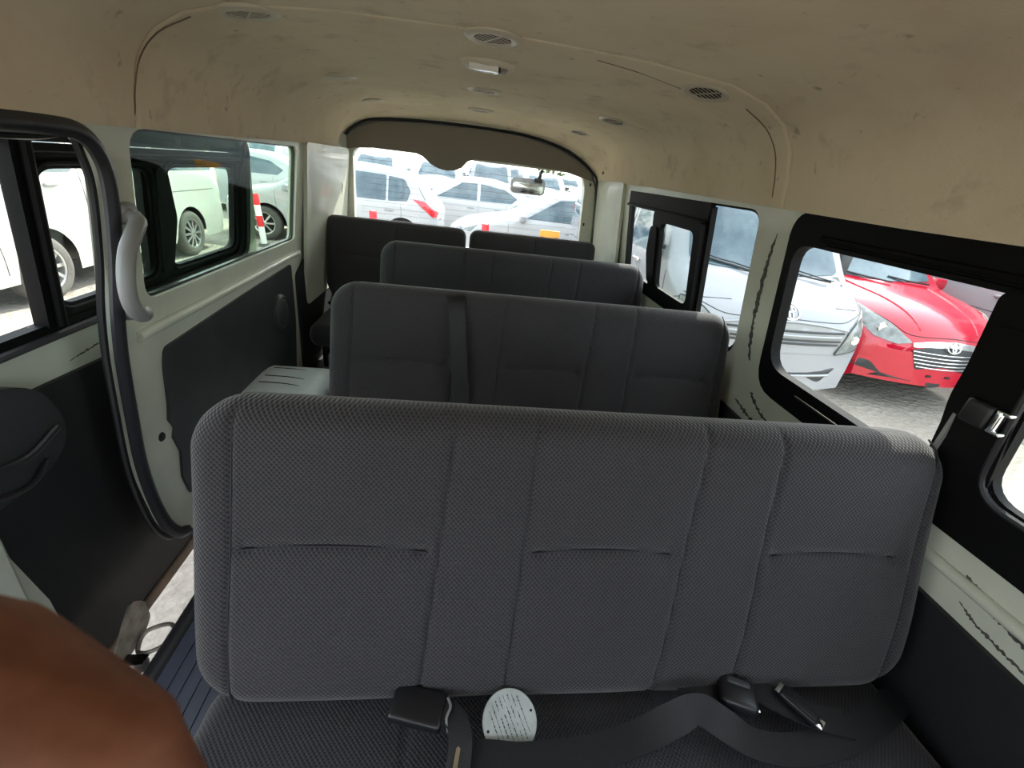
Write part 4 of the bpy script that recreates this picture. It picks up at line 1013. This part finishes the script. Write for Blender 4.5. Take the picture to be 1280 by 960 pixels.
    for v, sg in (('B', -1), ('B', 1)):
        tp = rpoly([(.70, .95), (.80, .95), (.79, 1.38), (.71, 1.38)], .02); B.decal('tail_lamp', M['redlens'], root, 'B', tp if sg > 0 else mirrored(tp), .008)
    B.decal('rear_window', G, root, 'B', rpoly([(-.66, 1.15), (.66, 1.15), (.6, 1.74), (-.6, 1.74)], .06), .005)
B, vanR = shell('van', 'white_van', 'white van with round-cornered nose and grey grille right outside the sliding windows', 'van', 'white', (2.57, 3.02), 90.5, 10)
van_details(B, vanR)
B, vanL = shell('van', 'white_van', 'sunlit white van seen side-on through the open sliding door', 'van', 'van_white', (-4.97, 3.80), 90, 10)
van_details(B, vanL, False)
h = B.hit('R', 1.47, 1.12, .012)

# ---- red people carrier
B, red = shell('mpv', 'red_car', 'bright red car with a dented front corner beside the white van nose', 'car', 'red', (4.62, 3.42), 88, 7)
G = M['carglass']
B.decal('windshield', M['carglass'], red, 'F', rpoly([(-.66, 1.13), (0, 1.10), (.66, 1.13), (.56, 1.60), (-.56, 1.60)], [.06, .3, .06, .08, .08]), .006, .014, .07)
for v in ('L', 'R'):
    B.decal('side_window', G, red, v, rpoly([(1.25, 1.08), (2.25, 1.08), (2.25, 1.55), (1.85, 1.55)], .04), .005); B.decal('side_window', G, red, v, rpoly([(2.33, 1.08), (3.85, 1.08), (3.65, 1.52), (2.33, 1.54)], .05), .005)
for sg in (-1, 1):
    hp = rpoly([(.37, .70), (.50, .67), (.68, .71), (.79, .83), (.80, .96), (.72, .94), (.54, .83)], .02); hp = hp if sg > 0 else mirrored(hp)
    h = B.decal('headlamp', M['headlight'], red, 'F', hp, .010, .02, .04)
    c = B.hit('F', sg * .62, .785, .014); bm = bmesh.new(); lathe(bm, [(0, .002), (.038, .004), (.046, .012), (.05, 0)], 20, Matrix.Translation(c) @ Matrix.Rotation(-PI / 2, 4, 'Y')); build('reflector', bm, M['chrome'], h)
    fp = rpoly([(.50, .36), (.74, .40), (.76, .49), (.62, .46)], .02); B.decal('fog_recess', M['grille'], red, 'F', fp if sg > 0 else mirrored(fp), .005, .012, .05)
B.decal('grille', M['grille'], red, 'F', rpoly([(-.26, .46), (.26, .46), (.36, .64), (.20, .685), (0, .695), (-.20, .685), (-.36, .64)], .02), .004, .012, .05)
bm = bmesh.new()
for z, k in ((.49, .27), (.525, .30), (.56, .32), (.595, .335), (.63, .35)): B.line('', None, None, 'F', [(-k, z), (0, z - .006), (k, z)], .006, .010, bm=bm)
build('grille_bar', bm, M['chrome'], red)
B.decal('chrome_strip', M['chrome'], red, 'F', rpoly([(-.36, .665), (0, .695), (.36, .665), (.37, .70), (.2, .735), (0, .745), (-.2, .735), (-.37, .70)], .01), .014, .02, .05)
emblem(B, red, 'F', 0, .705, .14, .095, .026, .006)
B.decal('lower_grille', M['grille'], red, 'F', rpoly([(-.60, .33), (0, .29), (.60, .33), (.52, .37), (0, .335), (-.52, .37)], .01), .005, .012, .05)
bm = bmesh.new()
for a in (-.10, .10):
    c = B.hit('F', a, .405, .004); box(bm, c, (.010, .05, .022), .003)
build('plate_mount', bm, M['ventdark'], red)
bm = bmesh.new()
B.line('', None, None, 'F', [(-.80, .98), (-.55, .85), (-.38, .765), (0, .775), (.38, .765), (.55, .85), (.80, .98)], .004, 0, bm=bm)
build('bonnet_gap', bm, M['ventdark'], red)
bm = bmesh.new()
for sg in (-1, 1): B.line('', None, None, 'T', [(.12, sg * .30), (.5, sg * .38), (1.0, sg * .52)], .009, .001, bm=bm)
build('bonnet_crease', bm, M['red'], red)
for a, b, c, d in ((-.56, 1.09, -.05, 1.135), (.0, 1.09, .52, 1.15)):
    bm = bmesh.new(); B.line('', None, None, 'F', [(a, b), ((a + c) / 2, (b + d) / 2 - .005), (c, d)], .010, .02, bm=bm); build('wiper', bm, M['black'], red)
mirrors(B, red, 1.30, 1.10, M['red'], (.11, .20, .13))
# white van beyond the red car
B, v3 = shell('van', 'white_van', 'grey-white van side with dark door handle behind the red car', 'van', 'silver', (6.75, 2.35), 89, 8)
van_details(B, v3, False)
for sd_ in ('L',):
    pass

# ---- hatchback and sedans behind
def saloon(B, root, front_x, sw, tail, side='L', lampz=.70, mirror_x=1.35, handle_z=.80, big=True):
    S = B.S; G = M['carglass']; H = S['H']; bl = S['belt']
    wt = H - .10
    B.decal('windshield', G, root, 'F', rpoly([(-.62, bl + .09), (.62, bl + .09), (.50, wt), (-.50, wt)], .06), .005)
    B.decal('rear_window', G, root, 'B', rpoly([(-.56, bl + .14), (.56, bl + .14), (.48, wt), (-.48, wt)], .06), .005)
    for v in ('L', 'R'):
        for poly in sw: B.decal('side_window', G, root, v, rpoly(poly, .03), .005)
        bm = bmesh.new()
        xs = (1.10, sw[1][0][0] - .04, sw[-1][1][0] - .12)
        for x in xs: B.line('', None, None, v, [(x, .30), (x + .01, .6), (x, bl)], .003, 0, bm=bm)
        build('panel_gap', bm, M['grille'], root)
        for x in (xs[1] - .18, xs[2] - .22):
            bm = bmesh.new(); box(bm, B.hit(v, x, handle_z, .01), (.16, .025, .03), .01); build('door_handle', bm, M['silver'], root)
    for sg in (-1, 1):
        hp = rpoly([(.45, .56), (.66, .58), (.74, .70), (.60, .69)], .02); B.decal('headlamp', M['headlight'], root, 'F', hp if sg > 0 else mirrored(hp), .008, .014, .06)
    for v in ('L', 'R'):
        B.decal('tail_lamp', M['redlens'], root, v, rpoly(tail, .02), .012, .02, .05)
        B.decal('headlamp', M['headlight'], root, v, rpoly([(.10, .60), (.42, .66), (.55, .78), (.25, .72)], .02), .008, .014, .06)
    B.decal('grille', M['grille'], root, 'F', rpoly([(-.40, .56), (.40, .56), (.36, .64), (-.36, .64)], .02), .004)
    B.decal('bumper_intake', M['grille'], root, 'F', rpoly([(-.45, .30), (.45, .30), (.38, .42), (-.38, .42)], .02), .004)
    mirrors(B, root, mirror_x, bl + .06, M['white'], (.11, .18, .13))
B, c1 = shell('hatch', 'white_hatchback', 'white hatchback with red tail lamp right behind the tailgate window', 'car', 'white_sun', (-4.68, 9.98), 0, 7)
saloon(B, c1, 0, [[(1.30, .98), (2.12, .96), (2.12, 1.40), (1.92, 1.40)], [(2.18, .96), (3.12, .96), (3.12, 1.40), (2.18, 1.42)], [(3.16, .96), (3.52, .98), (3.58, 1.16), (3.46, 1.36), (3.16, 1.39)]], [(3.62, 1.03), (3.86, 1.0), (4.10, .84), (4.15, .70), (4.0, .74), (3.8, .90)])
bm = bmesh.new(); B.line('', None, None, 'L', [(3.70, 1.30), (3.78, 1.16), (3.86, 1.04)], .006, 0, bm=bm); build('hatch_gap', bm, M['grille'], c1)
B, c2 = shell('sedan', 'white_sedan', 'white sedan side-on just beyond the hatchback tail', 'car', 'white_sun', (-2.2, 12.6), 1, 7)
SW = [[(1.42, .98), (2.40, .97), (2.40, 1.36), (2.02, 1.34)], [(2.48, .97), (3.28, .98), (3.42, 1.10), (3.10, 1.28), (2.48, 1.36)]]
ST = [(4.05, .90), (4.36, .93), (4.40, .76), (4.20, .78)]
saloon(B, c2, 0, SW, ST)
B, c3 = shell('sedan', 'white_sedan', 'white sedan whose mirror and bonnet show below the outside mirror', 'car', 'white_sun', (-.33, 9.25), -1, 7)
saloon(B, c3, 0, SW, ST)
bm = bmesh.new(); 
c4 = copy_tree(c2); c4.location = (-8.1, 13.2, GZ); c4.rotation_euler = (0, 0, math.radians(3)); c4['label'] = 'white sedan beyond the hatchback, seen through the fixed side window'

# ---- far rows: vans and utility cars, noses towards us
B, f1 = shell('suv', 'white_utility_car', 'white utility car with slatted grille above the gap between hatchback and sedan', 'car', 'white_sun', (-1.25, 16.6), 88, 6, 'parked vehicles in the far rows', .6)
G = M['carglass']
B.decal('windshield', G, f1, 'F', rpoly([(-.70, 1.24), (.70, 1.24), (.58, 1.68), (-.58, 1.68)], .08), .006)
B.decal('grille', M['grille'], f1, 'F', rpoly([(-.42, .70), (.42, .70), (.38, .92), (-.38, .92)], .03), .006)
bm = bmesh.new()
for z in (.76, .82, .88): B.line('', None, None, 'F', [(-.40, z), (0, z), (.40, z)], .012, .012, bm=bm)
build('grille_bar', bm, M['white'], f1)
for sg in (-1, 1):
    hp = rpoly([(.50, .78), (.78, .80), (.80, .95), (.55, .92)], .02); B.decal('headlamp', M['headlight'], f1, 'F', hp if sg > 0 else mirrored(hp), .01)
for v in ('L', 'R'):
    B.decal('side_window', G, f1, v, rpoly([(1.55, 1.2), (2.5, 1.2), (2.5, 1.68), (1.95, 1.66)], .04), .005); B.decal('side_window', G, f1, v, rpoly([(2.6, 1.2), (4.3, 1.2), (4.1, 1.66), (2.6, 1.68)], .04), .005)
mirrors(B, f1, 1.3, 1.22, M['black'], (.12, .22, .18))
FAR = [  # kind, x, y, yaw, label
 ('s', -3.6, 17.0, 88, 'white utility car whose blue windscreen shows above the hatchback roof'),
 ('v', .85, 18.5, 90, 'white van facing us straight above the sedan roof'),
 ('s', 2.98, 17.6, 90, 'white utility car above the outside mirror'),
 ('v', -4.6, 24.4, 88, 'white van high behind the hatchback, in line with the trim bulge'),
 ('v', -6.8, 23.5, 88, 'white van at the far left end of the tailgate view'),
 ('s', -1.3, 24.0, 90, 'white utility car hidden mostly by the trim bulge'),
 ('v', 1.9, 24.5, 90, 'white van in the second far row above the sedan'),
 ('s', 4.3, 24.0, 92, 'white utility car right of the outside mirror in the second far row'),
 ('s', -8.3, 18.2, 85, 'white utility car at the top of the fixed side window'),
 ('v', -11.2, 19.0, 85, 'white van showing above the sedan in the fixed side window'),
 ('v', -9.5, 31, 90, 'white van in the farthest row, leftmost'),
 ('s', -5.6, 31, 90, 'white utility car in the farthest row above the hatchback'),
 ('v', -2.4, 32, 90, 'white van in the farthest row above the trim bulge'),
 ('s', .6, 31, 90, 'white utility car in the farthest row, middle'),
 ('v', 3.6, 32, 90, 'white van in the farthest row, above the mirror'),
 ('s', 6.8, 31, 90, 'white utility car in the farthest row near the tree line'),
]
for k, x, y, yaw, lbl in FAR:
    c = copy_tree(f1 if k == 's' else vanR); c.location = (x, y, GZ); c.rotation_euler = (0, 0, math.radians(yaw)); c['label'] = lbl; c['group'] = 'parked vehicles in the far rows'
# a second line of vehicles beyond the right-hand van, mirrored in its windscreen gaps
for x, y, yaw, lbl in ((9.8, 10.5, 90, 'white van in the row behind the red car'), (4.9, 12.2, 92, 'white van behind the nearest white van, at the right of the tailgate view')):
    c = copy_tree(vanR); c.location = (x, y, GZ); c.rotation_euler = (0, 0, math.radians(yaw)); c['label'] = lbl

# ---- red and white posts
def post(x, y, h, label, lean=0):
    r = empty('marker_post', (x, y, GZ)); r.rotation_euler = (0, lean, 0); tag(r, label, 'post', 'red and white marker posts')
    bm = bmesh.new(); lathe(bm, [(0, h), (.045, h - .005), (.05, h - .03), (.05, 0), (0, 0)], 20); build('pole', bm, M['polewhite'], r)
    n = 2
    for k in range(3):
        z1 = h - .0 - k * .36; z0 = z1 - .18
        if z0 < 0: break
        bm = bmesh.new(); lathe(bm, [(.046 if k == 0 else .052, z1), (.053, z1 - .012), (.053, z0), (.05, z0)], 20); build('red_band', bm, M['polered'], r)
    bm = bmesh.new(); lathe(bm, [(0, .05), (.08, .045), (.12, .0), (0, 0)], 20); build('foot', bm, M['tyre'], r)
    return r
post(-3.62, 8.55, .88, 'red and white banded marker post beside the hatchback front wheel', -.06)
post(-1.30, 6.6, 1.02, 'red-topped post just above the left rear bench back')
post(.27, 6.6, 1.01, 'red-topped post in front of the right-hand sedan bonnet')
bm = bmesh.new(); box(bm, (.92, 5.0, .79), (.22, .02, .09), .004); box(bm, (.84, 5.0, .21), (.03, .02, 1.12)); box(bm, (1.0, 5.0, .21), (.03, .02, 1.12))
tag(build('warning_board', bm, M['orange']), 'small orange board on two legs behind the right rear bench', 'board')

# ---- trees beyond the lot
def tree(x, y, h, label):
    r = empty('tree', (x, y, GZ)); tag(r, label, 'tree', 'trees beyond the parked cars')
    bm = bmesh.new(); tube(bm, [(0, 0, 0), (.1, 0, h * .4), (0, .1, h * .7)], .15, 8, scale=[1, .8, .4]); build('trunk', bm, mat('bark', (.12, .09, .06), .9), r)
    bm = bmesh.new(); rnd = random.Random(int(x * 10))
    for k in range(420):
        a = rnd.uniform(0, 2 * PI); q = rnd.uniform(0, 1) ** .5; zz = rnd.uniform(-1, 1); R = h * .34 * math.sqrt(1 - zz * zz) * (.6 + .4 * q)
        c = Vector((R * math.cos(a), R * math.sin(a), h * .66 + zz * h * .36)); s = rnd.uniform(.12, .3)
        rot = Matrix.Rotation(rnd.uniform(0, PI), 3, 'X') @ Matrix.Rotation(rnd.uniform(0, PI), 3, 'Z')
        bm.faces.new([bm.verts.new(c + rot @ Vector(v) * s) for v in ((-1, 0, 0), (0, -.5, .2), (1, 0, 0), (0, .5, .2))])
    build('crown', bm, M['leaf'], r, smooth=0, recalc=False)
M['leaf'] = mat('leaves', (.07, .12, .04), .6, noise=.4, nscale=2)
for i, (x, y, h) in enumerate(((7.5, 44, 5.0), (11.5, 46, 6.0), (16, 45, 5.2), (-14, 46, 5.5), (24, 30, 5))):
    tree(x, y, h, ['leafy tree beyond the parked cars, left of the pair by the right glass edge', 'taller leafy tree beyond the parked cars by the right glass edge', 'leafy tree behind the far right vehicles', 'leafy tree beyond the far left vans', 'leafy tree far off to the right of the lot'][i])
